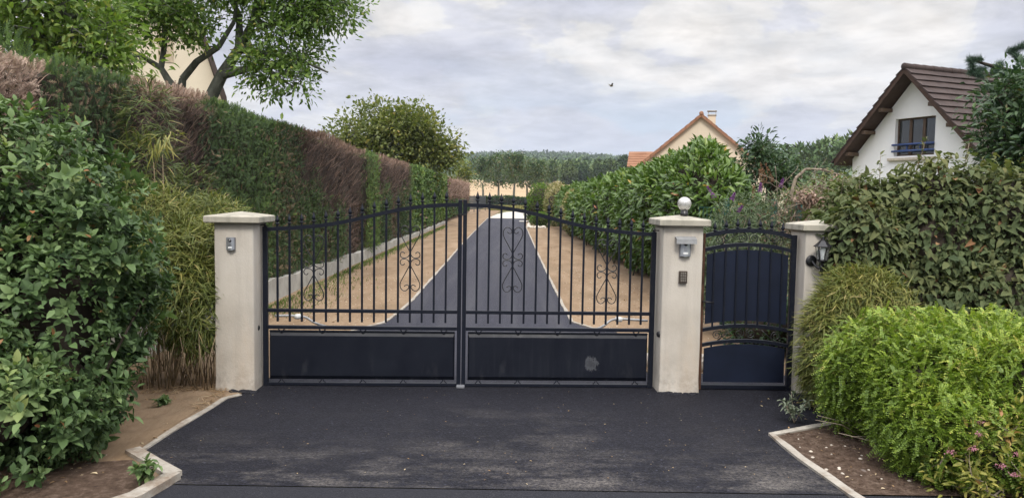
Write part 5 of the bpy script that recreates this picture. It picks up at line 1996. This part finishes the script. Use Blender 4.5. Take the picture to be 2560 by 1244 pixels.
# rounded yellowing tree behind the hedge
tree('rounded_tree', [([(-6.7, 40.5, 0), (-6.7, 40.4, 1.8), (-6.6, 40.3, 3.0)], [.22, .19, .15], -1), ([(-7.6, 40.2, 3.9), (-8.3, 40.2, 4.6)], [.09, .06], 2), ([(-5.6, 40.2, 3.9), (-4.7, 40.2, 4.4)], [.09, .06], 2), ([(-6.6, 40.2, 4.5)], [.10], 2)],
     [(-6.7, 40, 4.4, 2.1, 1.9, 1.95), (-8.6, 40, 4.1, 1.15, 1.1, 1.2), (-4.6, 40, 4.2, 1.35, 1.2, 1.4), (-5.4, 40, 5.2, 1.3, 1.2, 1.1), (-3.6, 40, 3.8, .8, .8, .8)],
     900, (.20, .55), 'tree_yellow', 'rounded yellowing tree standing behind the middle of the thuja hedge', k=20, spread=.26, step=.6, r_tip=.008, tm=T_diamond(), lump=.17, tint=lambda P: np.clip(.40 + .2 * rng.normal(size=len(P)) + .15 * vnoise(P, 1.0, 7), 0, 1))
tree('young_tree', [([(-5.8, 86, 0), (-5.7, 86, 2.2), (-5.6, 86, 3.4)], [.10, .08, .05], -1)],
     [(-5.5, 86, 3.9, .9, .8, 1.2)], 90, (.28, .5), 'tree_yellow', 'thin young tree peeping over the far end of the thuja hedge', k=14, spread=.3, step=.6, tm=T_diamond())
# fruit tree left of the white house
tree('fruit_tree', [([(6.05, 18.2, 0), (6.0, 18.1, 1.3), (6.0, 18, 1.9)], [.13, .11, .09], -1), ([(5.6, 18, 1.85), (5.1, 18, 1.75), (4.75, 18, 1.65)], [.045, .035, .02], 1), ([(5.75, 18, 2.5), (5.62, 18, 3.0)], [.05, .025], 2), ([(6.3, 18, 2.4)], [.05], 2)],
     [(5.70, 18, 2.75, .36, .4, .46), (6.10, 18, 2.35, .48, .5, .40), (5.4, 18, 2.2, .42, .4, .35), (5.0, 17.9, 2.05, .35, .4, .3), (6.35, 18, 2.2, .35, .4, .35)],
     240, (.12, .40), 'tree_dark', 'ragged dark fruit tree between the cream house and the white house', 'bark_dark', k=14, spread=.09, step=.2, r_tip=.005, depth=.9, lump=.08)
# dull shrub with a bare arching branch
tree('arching_shrub', [([(5.4, 14.2, 0), (5.35, 14.1, 1.0)], [.07, .06], -1), ([(5.05, 14, 1.75), (5.12, 14, 2.05), (5.3, 14, 2.22), (5.6, 14, 2.22), (5.95, 14, 2.12)], [.035, .03, .024, .016, .008], 1)],
     [(5.5, 14, 1.55, .62, .5, .52), (6.0, 14, 1.75, .55, .5, .45), (5.1, 14, 1.3, .4, .4, .45)], 300, (.07, .5), 'tree_yellow', 'dull olive shrub with a bare pale arching branch beside the white house', 'twig', k=18, spread=.10, step=.2, r_tip=.003, tint=lambda P: np.clip(.22 + .18 * rng.normal(size=len(P)), 0, 1))
# leafy tree at the frame's edge and the pine beyond
tree('broadleaf_tree', [([(6.7, 9.7, 0), (6.6, 9.6, 1.6), (6.5, 9.5, 2.3)], [.12, .10, .08], -1)],
     [(6.35, 9.5, 2.55, .62, .6, .60), (6.7, 9.5, 2.9, .75, .6, .45), (6.15, 9.4, 2.15, .35, .4, .35), (6.9, 9.5, 2.2, .8, .6, .6)],
     950, (.085, .42), 'tree_dark', 'dense dark broadleaf tree before the white house roof', 'bark_dark', k=17, spread=.11, step=.2, depth=.6)


def pine():
    t = empty('pine_tree', (7.9, 11.2, -.14))
    tag(t, 'blue green long needled pine with reaching branch above the brown roof', 'tree')
    off = np.array([7.9, 11.2, 0])
    limbs = [([(7.9, 11.2, 0), (7.85, 11.2, 2.2), (7.8, 11.2, 3.4), (7.85, 11.2, 4.0)], [.16, .14, .11, .05], -1), ([(7.3, 11.1, 3.62), (6.8, 11.0, 3.70), (6.45, 11.0, 3.80)], [.04, .03, .016], 2), ([(7.3, 11.1, 3.35), (6.75, 11.05, 3.42)], [.035, .02], 2)]
    att = np.array([(6.40, 11, 3.80), (6.45, 11, 3.62), (6.55, 10.9, 3.55), (6.62, 11, 3.68), (6.75, 10.9, 3.60), (6.85, 11, 3.75), (6.95, 10.9, 3.58), (7.1, 11, 3.82), (7.15, 11, 4.0), (7.05, 11.1, 3.95), (7.3, 11, 3.7), (7.3, 11, 4.05),
                    (7.0, 10.9, 3.40), (6.8, 10.9, 3.36), (6.62, 11, 3.42), (7.2, 10.9, 3.3), (7.4, 11, 3.5), (7.45, 11, 4.0), (7.6, 11, 3.9), (7.7, 11, 4.05), (7.5, 10.9, 3.2), (7.9, 11, 4.2), (8.0, 11, 4.1), (6.9, 10.9, 3.2), (6.7, 10.9, 3.22)])
    att = np.concatenate([att, np.array([8.0, 11.3, 3.55]) + rng.normal(size=(46, 3)) * np.array([.40, .34, .26])])
    mb, ends = grow(limbs, att, .007, .4, step=.2)
    mb.v = [(a - off[0], b - off[1], c) for a, b, c in mb.v]
    mb.build('trunk', M['bark_dark'], t)
    lv = Leaves()
    for e, d in ends:
        n = 700
        u = rng.random(n)
        P = e - off - d * (u * .20)[:, None] + rng.normal(size=(n, 3)) * .012
        D = nz(d * .75 + rdir(n) * .9 + np.array([0, 0, .25]))
        lv.add(T_twig(), P, D, rdir(n), .085 * (1 + .2 * rng.normal(size=n)), np.full(n, .0045), rng.random(n))
    lv.build('crown', M['pine'], t)


pine()

# ------------------------------------------------------------------ houses


def roof_slope(mb, x_ridge, z_ridge, sx, run, pitch, y0, y1, courses, th=.05, wave=.3):
    """courses of tiles stepping down one slope; sx=+1/-1 side, y0..y1 along the ridge"""
    c, s = math.cos(pitch), math.sin(pitch)
    L = run / c
    dl = L / courses
    ny = max(2, int((y1 - y0) / wave))
    for i in range(courses):
        a0, a1 = i * dl, (i + 1) * dl + .05
        lift0, lift1 = .012, .012 + th
        top, bot = [], []
        vs = []
        for j in range(ny + 1):
            y = y0 + (y1 - y0) * j / ny
            w = random.uniform(-.007, .007)
            for a, lf in ((a0, lift0), (a1, lift1)):
                px = x_ridge + sx * (a * c + (lf + w) * s)
                pz = z_ridge - a * s + (lf + w) * c
                vs.append((px, y, pz))
            px = x_ridge + sx * (a1 * c + (lift1 - th) * s)
            pz = z_ridge - a1 * s + (lift1 - th) * c
            vs.append((px, y, pz))
        fs = []
        for j in range(ny):
            b, d = j * 3, j * 3 + 3
            fs += [(b, b + 1, d + 1, d), (b + 1, b + 2, d + 2, d + 1)]
        e0 = 0
        fs += [(0, 1, 2), (ny * 3, ny * 3 + 2, ny * 3 + 1)]
        mb.add(vs, fs)


def gable_front(mb, hw, ze, za, hole, rev, y=0.0, zb=0.0):
    k = (za - ze) / hw
    zr = lambda x: za - abs(x) * k
    if hole is None:
        mb.add([(-hw, y, zb), (hw, y, zb), (hw, y, ze), (0, y, za), (-hw, y, ze)], [(0, 1, 2, 3, 4)])
        return
    a, b, c, d = hole
    P = []
    def q(*pts):
        mb.add([(x, y, z) for x, z in pts], [tuple(range(len(pts)))])
    q((-hw, zb), (a, zb), (a, zr(a)), (-hw, ze))
    q((b, zb), (hw, zb), (hw, ze), (b, zr(b)))
    q((a, zb), (b, zb), (b, c), (a, c))
    q((a, d), (b, d), (b, zr(b)), (0, za), (a, zr(a)))
    mb.add([(a, y, c), (a, y, d), (a, y + rev, d), (a, y + rev, c)], [(0, 1, 2, 3)])
    mb.add([(b, y, c), (b, y, d), (b, y + rev, d), (b, y + rev, c)], [(3, 2, 1, 0)])
    mb.add([(a, y, d), (b, y, d), (b, y + rev, d), (a, y + rev, d)], [(0, 1, 2, 3)])
    mb.add([(a, y, c), (b, y, c), (b, y + rev, c), (a, y + rev, c)], [(3, 2, 1, 0)])


def white_house():
    b = R(68)
    ap = Vector((12.497, 25.0, 0))
    yv = Vector((math.sin(b), math.cos(b), 0))
    t = empty('white_house', ap + yv * 0.55, -b)
    tag(t, 'white rendered house with dark brown tiled gable roof and a three pane window', 'house')
    za, pitch = 5.74, R(46.0)
    hw = 2.50
    ze = za - hw * math.tan(pitch)
    mb = MB()
    hole = (-.74, .78, 3.17, 4.40)
    gable_front(mb, hw, ze, za, hole, .22)
    D = 9.0
    mb.add([(-hw, 0, 0), (-hw, 0, ze), (-hw, D, ze), (-hw, D, 0)], [(0, 1, 2, 3)])
    mb.add([(hw, 0, 0), (hw, 0, ze), (hw, D, ze), (hw, D, 0)], [(3, 2, 1, 0)])
    mb.add([(-hw, D, 0), (hw, D, 0), (hw, D, ze), (0, D, za), (-hw, D, ze)], [(4, 3, 2, 1, 0)])
    mb.build('wall', M['white_wall'], t, recalc=False)
    # roof deck with soffit, then tile courses
    mb = MB()
    run = 2.78
    for sx in (-1, 1):
        zt = za + .06
        mb.prism([(0, -.55, zt), (sx * run, -.55, zt - run * math.tan(pitch)), (sx * run, D + .3, zt - run * math.tan(pitch)), (0, D + .3, zt)], (0, 0, .16))
    rf = mb.build('roof', M['wood_dark'], t)
    mb = MB()
    zt = za + .06 + .16
    for sx in (-1, 1):
        roof_slope(mb, 0, zt, sx, run + .05, pitch, -.60, D + .3, 13, .06)
    mb.build('roof_tiles', M['roof_brown'], rf)
    mb = MB()
    for i in range(24):
        y = -.60 + i * .41
        mb.lathe([(.105, 0), (.115, .02), (.10, .40), (.10, .41)], (0, y, zt + .03), 12, 'Y')
    mb.build('ridge_tiles', M['roof_brown'], rf)
    # verge boards
    mb = MB()
    for sx in (-1, 1):
        z1 = za + .06
        mb.prism([(0, -.555, z1 - .02), (0, -.555, z1 + .19), (sx * run, -.555, z1 + .19 - run * math.tan(pitch)), (sx * run, -.555, z1 - .02 - run * math.tan(pitch))], (0, -.02, 0))
    mb.build('bargeboard', M['wood_dark'], rf)
    for sx in (-1, 1):
        for f in (.95, 1.62, 2.30):
            z = za - f * math.tan(pitch) - .05
            MB().prism([(sx * f - .07, -.50, z - .06), (sx * f + .07, -.50, z - .06), (sx * f + .07, -.50, z + .06), (sx * f - .07, -.50, z + .06)], (0, .52, 0)).build('purlin', M['wood_brown'], t)
    # window
    a, b2, c, d = hole
    w = MB()
    y0 = .13
    fr = .055
    w.box(a, b2, y0, y0 + .06, d - fr, d)
    w.box(a, b2, y0, y0 + .06, c, c + fr)
    w.box(a, a + fr, y0, y0 + .06, c + fr, d - fr)
    w.box(b2 - fr, b2, y0, y0 + .06, c + fr, d - fr)
    W3 = (b2 - a) / 3
    for k in (1, 2):
        w.box(a + W3 * k - .05, a + W3 * k + .05, y0 - .01, y0 + .05, c + fr, d - fr)
    wo = w.build('window', M['wood_brown'], t)
    for k in range(3):
        MB().box(a + W3 * k + .05, a + W3 * (k + 1) - .05, y0 + .025, y0 + .035, c + fr + .001, d - fr - .001).build('pane', M['pane'], wo)
    MB().box(a - .20, b2 + .08, -.10, .10, c - .15, c - .06, .01).build('sill', M['stone'], wo)
    for z in (3.33, 3.54):
        MB().tube([(a - .05, -.05, z), (b2 + .02, -.05, z)], .035, 8).build('guard_rail', M['blue'], wo)
    for x in (a + W3, a + W3 * 2):
        MB().box(x - .012, x + .012, -.04, .02, 3.30, 3.57).build('rail_bracket', M['blue'], wo)
    # roof over a lower wing is hidden; chimney not in view


white_house()


def cream_house():
    t = empty('cream_house', (10.93, 45.3, 0), R(-15))
    tag(t, 'cream rendered house with terracotta tiled gable behind the laurel hedge', 'house')
    za, pitch = 6.45, R(40.0)
    hw = 4.75
    ze = za - hw * math.tan(pitch)
    D = 11
    mb = MB()
    gable_front(mb, hw, ze, za, None, 0)
    mb.add([(-hw, 0, 0), (-hw, 0, ze), (-hw, D, ze), (-hw, D, 0)], [(0, 1, 2, 3)])
    mb.add([(hw, 0, 0), (hw, 0, ze), (hw, D, ze), (hw, D, 0)], [(3, 2, 1, 0)])
    mb.build('wall', M['cream_wall'], t, recalc=False)
    MB().box(-1.2, 1.0, -.03, .0, .9, 1.9).build('window', M['wood_brown'], t)
    rf_mb = MB()
    run = 5.1
    for sx in (-1, 1):
        rf_mb.prism([(0, -.12, za), (sx * run, -.12, za - run * math.tan(pitch)), (sx * run, D, za - run * math.tan(pitch)), (0, D, za)], (0, 0, .10))
    rf = rf_mb.build('roof', M['roof_terra'], t)
    mb = MB()
    for sx in (-1, 1):
        roof_slope(mb, 0, za + .11, sx, run + .05, pitch, -.22, D, 18, .05, .33)
        # verge tiles, one per course, turned down over the wall edge
        k = 18
        for i in range(k):
            f0, f1 = i * run / k, (i + 1) * run / k + .03
            z0, z1 = za - f0 * math.tan(pitch), za - f1 * math.tan(pitch)
            mb.prism([(sx * f0, -.225, z0 + .15), (sx * f1, -.225, z1 + .19), (sx * f1, -.225, z1 - .03), (sx * f0, -.225, z0 - .03)], (0, .10, 0))
    mb.build('roof_tiles', M['roof_terra'], rf)
    mb = MB()
    for i in range(26):
        mb.lathe([(.12, 0), (.13, .02), (.115, .42)], (0, -.24 + i * .43, za + .16), 10, 'Y')
    mb.build('ridge_tiles', M['roof_terra'], rf)
    ch = MB().box(.36, .80, 1.2, 1.7, 5.6, 6.62, .02).build('chimney', M['cream_wall'], rf)
    mb = MB()
    mb.box(.32, .84, 1.16, 1.74, 6.62, 6.70)
    for x in (.36, .78):
        mb.box(x, x + .03, 1.2, 1.23, 6.70, 6.88)
        mb.box(x, x + .03, 1.66, 1.69, 6.70, 6.88)
    mb.box(.30, .86, 1.14, 1.76, 6.88, 6.92)
    mb.build('chimney_cap', M['concrete'], t)
    # porch with its own little gable in front of the wall
    pz, pp, ph = 4.80, R(38), 2.2
    mb = MB()
    mb.add([(x - .05, -1.6, z) for x, z in ((-ph + .15, 0), (ph - .15, 0), (ph - .15, pz - (ph - .15) * math.tan(pp)), (0, pz), (-ph + .15, pz - (ph - .15) * math.tan(pp)))], [(0, 1, 2, 3, 4)])
    mb.add([(ph - .2, -1.6, 0), (ph - .2, 0, 0), (ph - .2, 0, 3.0), (ph - .2, -1.6, 3.0)], [(0, 1, 2, 3)])
    mb.add([(-ph + .1, -1.6, 0), (-ph + .1, 0, 0), (-ph + .1, 0, 3.0), (-ph + .1, -1.6, 3.0)], [(3, 2, 1, 0)])
    po = mb.build('porch', M['cream_wall'], t)
    mb = MB()
    for sx in (-1, 1):
        roof_slope(mb, -.05, pz + .04, sx, ph + .1, pp, -1.75, -.0, 8, .05, .3)
        mb.prism([(-.05, -1.72, pz), (-.05 + sx * ph, -1.72, pz - ph * math.tan(pp)), (-.05 + sx * ph, -.02, pz - ph * math.tan(pp)), (-.05, -.02, pz)], (0, 0, .05))
    mb.build('porch_roof', M['roof_terra'], po)
    # dormer on the slope towards the driveway
    dm = MB()
    x0 = -4.15
    zr = 4.40
    hwd, py = .85, 2.0
    dm.add([(x0, py - hwd, 2.9), (x0, py + hwd, 2.9), (x0, py + hwd, 3.62), (x0, py, zr), (x0, py - hwd, 3.62)], [(0, 1, 2, 3, 4)])
    dm.add([(x0, py - hwd, 2.9), (x0, py - hwd, 3.62), (x0 + 1.0, py - hwd, 3.62)], [(0, 1, 2)])
    dm.add([(x0, py + hwd, 2.9), (x0, py + hwd, 3.62), (x0 + 1.0, py + hwd, 3.62)], [(2, 1, 0)])
    dj = dm.build('dormer', M['white_wall'], t)
    mb = MB()
    for sy in (-1, 1):
        n = 6
        for i in range(n):
            f0, f1 = i / n, (i + 1) / n + .03
            e = 1.18
            ya, yb = py + sy * hwd * e * f0, py + sy * hwd * e * f1
            za_, zb_ = zr + .08 - (zr - 3.45) * f0, zr + .08 - (zr - 3.45) * f1
            mb.prism([(x0 - .22, ya, za_), (x0 + 1.45 - 1.0 * f0, ya, za_), (x0 + 1.45 - 1.0 * f1, yb, zb_ + .04), (x0 - .22, yb, zb_ + .04)], (0, 0, .05))
    mb.build('dormer_roof', M['roof_terra'], dj)


cream_house()


def beige_house():
    t = empty('beige_house', (-10.45, 22, 0), R(27))
    tag(t, 'beige rendered house wall seen through the leaning tree', 'house')
    # steep lower roof slope, shallower top
    P = [(-2.8, 0), (2.15, 0), (2.15, 2.8), (2.05, 4.3), (1.6, 5.7), (1.1, 7.1), (0, 8.6), (-1.7, 7.1), (-2.7, 4.3)]
    MB().prism([(x, 0, z) for x, z in P], (0, 7, 0)).build('wall', M['cream_wall'], t)
    mb = MB()
    edge = P[2:] + [P[0]]
    for (x0, z0), (x1, z1) in zip(P[2:-1], P[3:]):
        mb.bar((x0, 3.4, z0), (x1, 3.4, z1), 7.5, .14, (0, 1, 0)) if False else mb.prism([(x0, -.25, z0), (x1, -.25, z1), (x1 + .10 * (1 if x1 > 0 else -1), -.25, z1 + .10), (x0 + .10 * (1 if x0 > 0 else -1), -.25, z0 + .10)], (0, 7.5, 0))
    mb.build('roof', M['roof_brown'], t)
    MB().box(.35, .75, -.02, .02, 5.3, 6.2).build('window_shutter', M['curtain'], t)


beige_house()

# ------------------------------------------------------------------ far things


def far_tree_mesh(seed, hgt, wid, nl, leaf, thin=False):
    r = np.random.default_rng(seed)
    lv = Leaves()
    nb = 13
    B = []
    for i in range(nb):
        a = r.uniform(0, 6.28)
        q = r.uniform(0, .55) * wid
        z = hgt * r.uniform(.24, .84)
        B.append((q * math.cos(a), q * math.sin(a), z, wid * r.uniform(.35, .6), wid * r.uniform(.35, .6), hgt * r.uniform(.13, .22)))
    idx = r.integers(0, nb, nl)
    B = np.array(B)
    d = nz(r.normal(size=(nl, 3)))
    s = 1 - .35 * r.random(nl) ** 1.5
    P = B[idx, :3] + d * B[idx, 3:] * s[:, None]
    tint = np.clip((.22, .50, .72)[seed % 3] + .13 * r.normal(size=nl) + .16 * d[:, 2] + .12 * r.normal(size=nb)[idx], 0, 1)
    lv.add(T_diamond(), P, nz(d + r.normal(size=(nl, 3)) * .6), nz(d + np.array([0, 0, .8])), leaf * (1 + .3 * r.normal(size=nl)).clip(.4, 1.8), leaf * .6, tint)
    mb = MB()
    mb.tube([(0, 0, -.3), (0, 0, hgt * .45), (0, 0, hgt * .8)], [hgt * .022, hgt * .016, hgt * .006], 6)
    for i in range(7):
        a = i * 2.4
        z = hgt * (.3 + .06 * i)
        mb.tube([(0, 0, z), (math.cos(a) * wid * .3, math.sin(a) * wid * .3, z + hgt * .12), (math.cos(a) * wid * .6, math.sin(a) * wid * .6, z + hgt * .18)], [hgt * .009, hgt * .006, hgt * .003], 5)
    return lv, mb


protos = []
for i, (hh, ww) in enumerate(((9.5, 3.9), (8.5, 4.3), (10.0, 3.4))):
    t = empty('field_tree', (0, 0, 0))
    tag(t, 'rounded dark green tree in the row along the far field edge', 'tree', 'trees along the far field edge')
    lv, mb = far_tree_mesh(200 + i, hh, ww, 3000, .85)
    mb.build('trunk', M['bark_dark'], t)
    lv.build('crown', M['wood'], t)
    protos.append(t)
xs_ = np.concatenate([np.linspace(-9, 62, 27), np.linspace(-13, 58, 17) + 1.3])
for i, x in enumerate(xs_):
    y = (285 if i < 27 else 318) + 14 * math.sin(i * 1.7) + 10 * ((i * 37) % 5) / 5
    p = protos[i % 3] if i < 3 else protos[(i * 7 + i // 4) % 3]
    o = p if i < 3 else copy_tree(p)
    o.location = (x + 1.2 * math.sin(i * 3.3), y, zprof(y) - .4)
    o.rotation_euler = (0, 0, i * 1.1)
    k = 0.52 + .36 * ((i * 53) % 7) / 7 + .008 * max(0, x)
    o.scale = (k, k, k)

# thin trees with mistletoe in front of the stubble
base_t = None
for i, (x, y, k) in enumerate(((-4.6, 118, 1.0), (-2.3, 124, 1.08), (0.2, 116, 1.1), (2.2, 121, 1.0), (4.0, 117, .95), (5.6, 123, .9))):
    if i < 2:
        t = empty('mistletoe_tree', (0, 0, 0))
        tag(t, 'thin open tree hung with dark mistletoe balls before the stubble field', 'tree', 'mistletoe trees before the field')
        rr = random.Random(50 + i)
        base = [([(0, 0, 0), (0.05, 0, 1.6), (-.05, 0, 3.0)], [.20, .16, .12], -1)]
        att = np.array([(rr.gauss(0, .95), rr.gauss(0, .7), 2.6 + 4.2 * rr.random() ** .8) for _ in range(110)])
        mb, ends = grow(base, att, .012, .42, step=.6)
        mb.build('trunk', M['bark'], t)
        lv = Leaves()
        scatter_leaves(lv, ends, 16, .30, T_diamond(), .27, .55, .1, lambda P: np.clip(.75 + .2 * rng.normal(size=len(P)), 0, 1))
        lv.build('crown', M['tree_dark'], t)
        for j in range(5):
            e = ends[rr.randrange(len(ends))][0]
            n = 160
            m_ = Leaves()
            d = rdir(n)
            m_.add(T_diamond(), e + d * .36 * rng.random((n, 1)) ** .4, d, rdir(n), .20, .12, rng.random(n) * .25)
            m_.build('mistletoe', M['tree_dark'], t)
        protos.append(t)
        o = t
    else:
        o = copy_tree(protos[-2 + i % 2])
    o.location = (x, y, zprof(y) - .1)
    o.rotation_euler = (0, 0, i * 1.9)
    o.scale = (k, k, k)


def woodland(name, pts, hgt, nl, leaf, label_kind='stuff', tone=0.0):
    """a far wood that reads as one mass: crowns packed over the slope"""
    lv = Leaves()
    pts = np.asarray(pts)
    n = len(pts)
    per = nl
    idx = np.repeat(np.arange(n), per)
    m = len(idx)
    d = nz(rng.normal(size=(m, 3)))
    d[:, 2] = np.abs(d[:, 2]) * 1.0
    rad = hgt * rng.uniform(.35, .65, n)
    hh = hgt * rng.uniform(.7, 1.15, n)
    P = pts[idx].copy()
    P[:, 2] += hh[idx] * .35
    P += d * np.stack([rad[idx], rad[idx], hh[idx] * .62], 1)
    ct = .40 + .12 * rng.normal(size=n) + .42 * vnoise(pts / hgt, .10, 77)  # broad lighter patches put sunlight on the wood into the tint
    tint = np.clip(ct[idx] + .10 * rng.normal(size=m) + .10 * (d[:, 2] - .5) + tone, 0, 1)
    lv.add(T_diamond(), P, nz(d + rng.normal(size=(m, 3)) * .5), nz(d + np.array([0, 0, .6])), leaf * (1 + .3 * rng.normal(size=m)).clip(.4, 1.8), leaf * .62, tint)
    o = lv.build(name, M['hillwood'])
    o['kind'] = 'stuff'
    return o


pts = []
for y in np.arange(430, 1260, 16.0):
    half = y * .14 + 20
    for x in np.arange(-half, half * 1.7, 10.5):
        pts.append((x + rng.uniform(-4, 4), y + rng.uniform(-6, 6), zprof(y) - 1 + max(0, (y - 700) / 550) * 5 * math.sin(x / 75 + 1.0)))
woodland('woodland', pts, 10.0, 26, 3.4)
pts = []
for y in np.arange(145, 185, 7):
    for x in np.arange(y * .34, y * .47, 4.5):
        pts.append((x + rng.uniform(-1.5, 1.5), y + rng.uniform(-2, 2), zprof(y) + 1.5 + (x - 55) * .13))
woodland('woodland', pts, 8.5, 170, 1.1)

# dark screens and fence at the far end of the driveway
t = empty('slatted_screen', (-3.6, 79, 0), R(84))
tag(t, 'anthracite slatted privacy screen at the far end of the thuja hedge', 'fence')
for i in range(8):
    MB().box(-6, 6, -.02, .02, .3 + i * .165, .45 + i * .165).build('slat', M['anthracite'], t)
for x in (-6, -2, 2, 6):
    MB().box(x - .04, x + .04, .021, .08, 0, 1.7).build('post', M['anthracite'], t)
t = empty('far_fence', (1.5, 93, 0))
tag(t, 'thin grey wire fence closing the far end of the gravel court', 'fence')
for i in range(8):
    MB().box(-4.5 + i * 1.6, -4.42 + i * 1.6, -.03, .03, 0, 1.45).build('post', M['mesh_grey'], t)
mb = MB()
for i in range(8):
    mb.box(-4.5, 6.8, -.008, .008, .15 + i * .17, .165 + i * .17)
for i in range(110):
    mb.box(-4.5 + i * .1, -4.49 + i * .1, .009, .015, .1, 1.4)
mb.build('wire_panel', M['mesh_grey'], t)
round_shrub('far_hedge', (1.0, 95.5, 0), [(-3.5 + 1.5 * i, 95.5 + .2 * (i % 2), .95, 1.1, .7, .50 + .08 * (i % 3)) for i in range(8)], 5200, .24, .5, M['tree_dark'], 'low dark hedge behind the far wire fence', 'hedge', .35)
lv = Leaves()
n = 3000
P = np.stack([rng.uniform(-2.6, 5, n), rng.uniform(86, 92, n), np.zeros(n)], 1)
lv.add(T_blade(.3), P, nz(np.array([0, 0, 1.0]) + rdir(n) * .3), rdir(n), .62, .05, .8 + .2 * rng.random(n))
lv.build('straw', M['grass'])['kind'] = 'stuff'

# bird in the sky
t = empty('bird', (3.73, 30, 5.93), R(30))
tag(t, 'small brown bird flying below the clouds', 'bird')
mb = MB()
mb.tube([(-.09, 0, 0), (-.05, 0, .0), (0, 0, .005), (.05, 0, .008), (.08, 0, .012), (.10, 0, .01)], [.006, .022, .030, .022, .016, .003], 8)
mb.add([(-.08, -.012, 0), (-.15, -.03, -.004), (-.15, .03, -.004), (-.08, .012, 0)], [(0, 1, 2, 3)])
for sg in (-1, 1):
    mb.add([(.04, sg * .012, .01), (-.03, sg * .012, .01), (-.07, sg * .09, .07), (-.06, sg * .16, .10), (.02, sg * .10, .08)], [(0, 1, 2, 3, 4)])
mb.build('body', M['bird'], t)

# ------------------------------------------------------------------ litter, grass, pebbles


def litter(name, n, area, zf, size, mat, tm, kind='stuff', flat=True):
    lv = Leaves()
    x0, x1, y0, y1 = area
    P = np.stack([rng.uniform(x0, x1, n), rng.uniform(y0, y1, n), np.full(n, zf)], 1)
    D = rdir(n)
    D[:, 2] *= .15
    Nn = nz(np.array([0, 0, 1.0]) + rdir(n) * .25)
    S = size * rng.uniform(.4, 1.4, n)
    lv.add(tm, P, D, Nn, S, S * rng.uniform(.2, .55, n), rng.random(n))
    o = lv.build(name, mat)
    o['kind'] = kind
    return o


litter('fallen_leaves', 190, (-2.1, 1.85, 4.3, 6.45), .004, .013, M['litter'], T_oval(.1, .1))
litter('fallen_leaves', 420, (-3.2, -2.36, 4.2, 6.5), .008, .035, M['litter'], T_oval(.15, .15))
litter('fallen_leaves', 160, (2.0, 3.2, 4.25, 6.3), .010, .024, M['litter'], T_oval(.15, .15))
litter('fallen_leaves', 260, (-3.5, -1.7, 7, 22), .008, .04, M['litter'], T_oval(.15, .15))
litter('fallen_leaves', 260, (0.95, 2.4, 9.6, 26), .008, .045, M['litter'], T_oval(.15, .15))


def pebbles(n, area, smin, smax, mat):
    bm = bmesh.new()
    bmesh.ops.create_icosphere(bm, subdivisions=1, radius=1)
    V = np.array([v.co[:] for v in bm.verts])
    F = [tuple(v.index for v in f.verts) for f in bm.faces]
    bm.free()
    lv = Leaves()
    x0, x1, y0, y1 = area
    P = np.stack([rng.uniform(x0, x1, n), rng.uniform(y0, y1, n), np.full(n, .003)], 1)
    S = rng.uniform(smin, smax, n)
    D = rdir(n)
    D[:, 2] *= .1
    lv.add((V * np.array([1, 1, .6]), F), P, D, np.tile([0, 0, 1.], (n, 1)), S, S * rng.uniform(.6, 1, n), rng.random(n))
    o = lv.build('pebbles', mat)
    o['kind'] = 'stuff'


lv = Leaves()
n = 1500
P = np.stack([rng.uniform(-3.1, -2.33, n), rng.uniform(5.7, 6.35, n), .012 + .02 * rng.random(n)], 1)
D = rdir(n)
D[:, 2] *= .2
lv.add(T_blade(.2), P, D, nz(np.array([0, 0, 1.0]) + rdir(n) * .4), rng.uniform(.05, .12, n), .004, np.clip(rng.normal(.45, .25, n), 0, 1))
lv.build('fallen_leaves', M['litter'])['kind'] = 'stuff'
pebbles(420, (-3.2, -2.38, 4.0, 6.3), .003, .008, M['stone'])
pebbles(500, (1.95, 2.9, 4.26, 5.4), .005, .020, M['mulch'])
pebbles(30, (1.95, 2.6, 4.26, 5.4), .006, .016, M['stone'])
pebbles(600, (-3.4, -1.75, 7.2, 16), .003, .009, M['stone'])
pebbles(600, (.95, 2.4, 7.2, 18), .003, .010, M['stone'])
pebbles(110, (-2.9, -2.1, 3.9, 4.5), .003, .010, M['mulch'])

lv = Leaves()
n = 5200
y = 8.5 + 32 * rng.random(n) ** 1.8
P = np.stack([-3.48 - .004 * y + np.abs(rng.normal(0, .16, n)) * np.where((y > 10) & (y < 15), 2.2, .8), y, np.zeros(n)], 1)
lv.add(T_blade(.5), P, nz(np.array([.2, -.1, 1.0]) + rdir(n) * .6), rdir(n), rng.uniform(.03, .09, n), .005 + .0004 * y, np.clip(.45 + .25 * rng.normal(size=n), 0, 1))
n = 900
P = np.stack([rng.uniform(1.05, 1.5, n), rng.uniform(7.7, 8.6, n), np.zeros(n)], 1)
lv.add(T_blade(.5), P, nz(np.array([.2, -.1, 1.0]) + rdir(n) * .6), rdir(n), rng.uniform(.02, .05, n), .004, np.clip(.5 + .25 * rng.normal(size=n), 0, 1))
lv.build('grass', M['grass'])['kind'] = 'stuff'

# ------------------------------------------------------------------ the air
hz = MB().box(-1700, 1700, -70, 3100, -3, 130).build('haze', None)
hm = bpy.data.materials.new('haze_air')
hm.use_nodes = True
hm.node_tree.nodes.clear()
ho = hm.node_tree.nodes.new('ShaderNodeOutputMaterial')
hv = hm.node_tree.nodes.new('ShaderNodeVolumePrincipled')
hv.inputs['Color'].default_value = (0.80, 0.87, 1.0, 1)
hv.inputs['Density'].default_value = 0.00020
hv.inputs['Anisotropy'].default_value = 0.2
hm.node_tree.links.new(hv.outputs[0], ho.inputs['Volume'])
hz.data.materials.append(hm)
hz['kind'] = 'stuff'
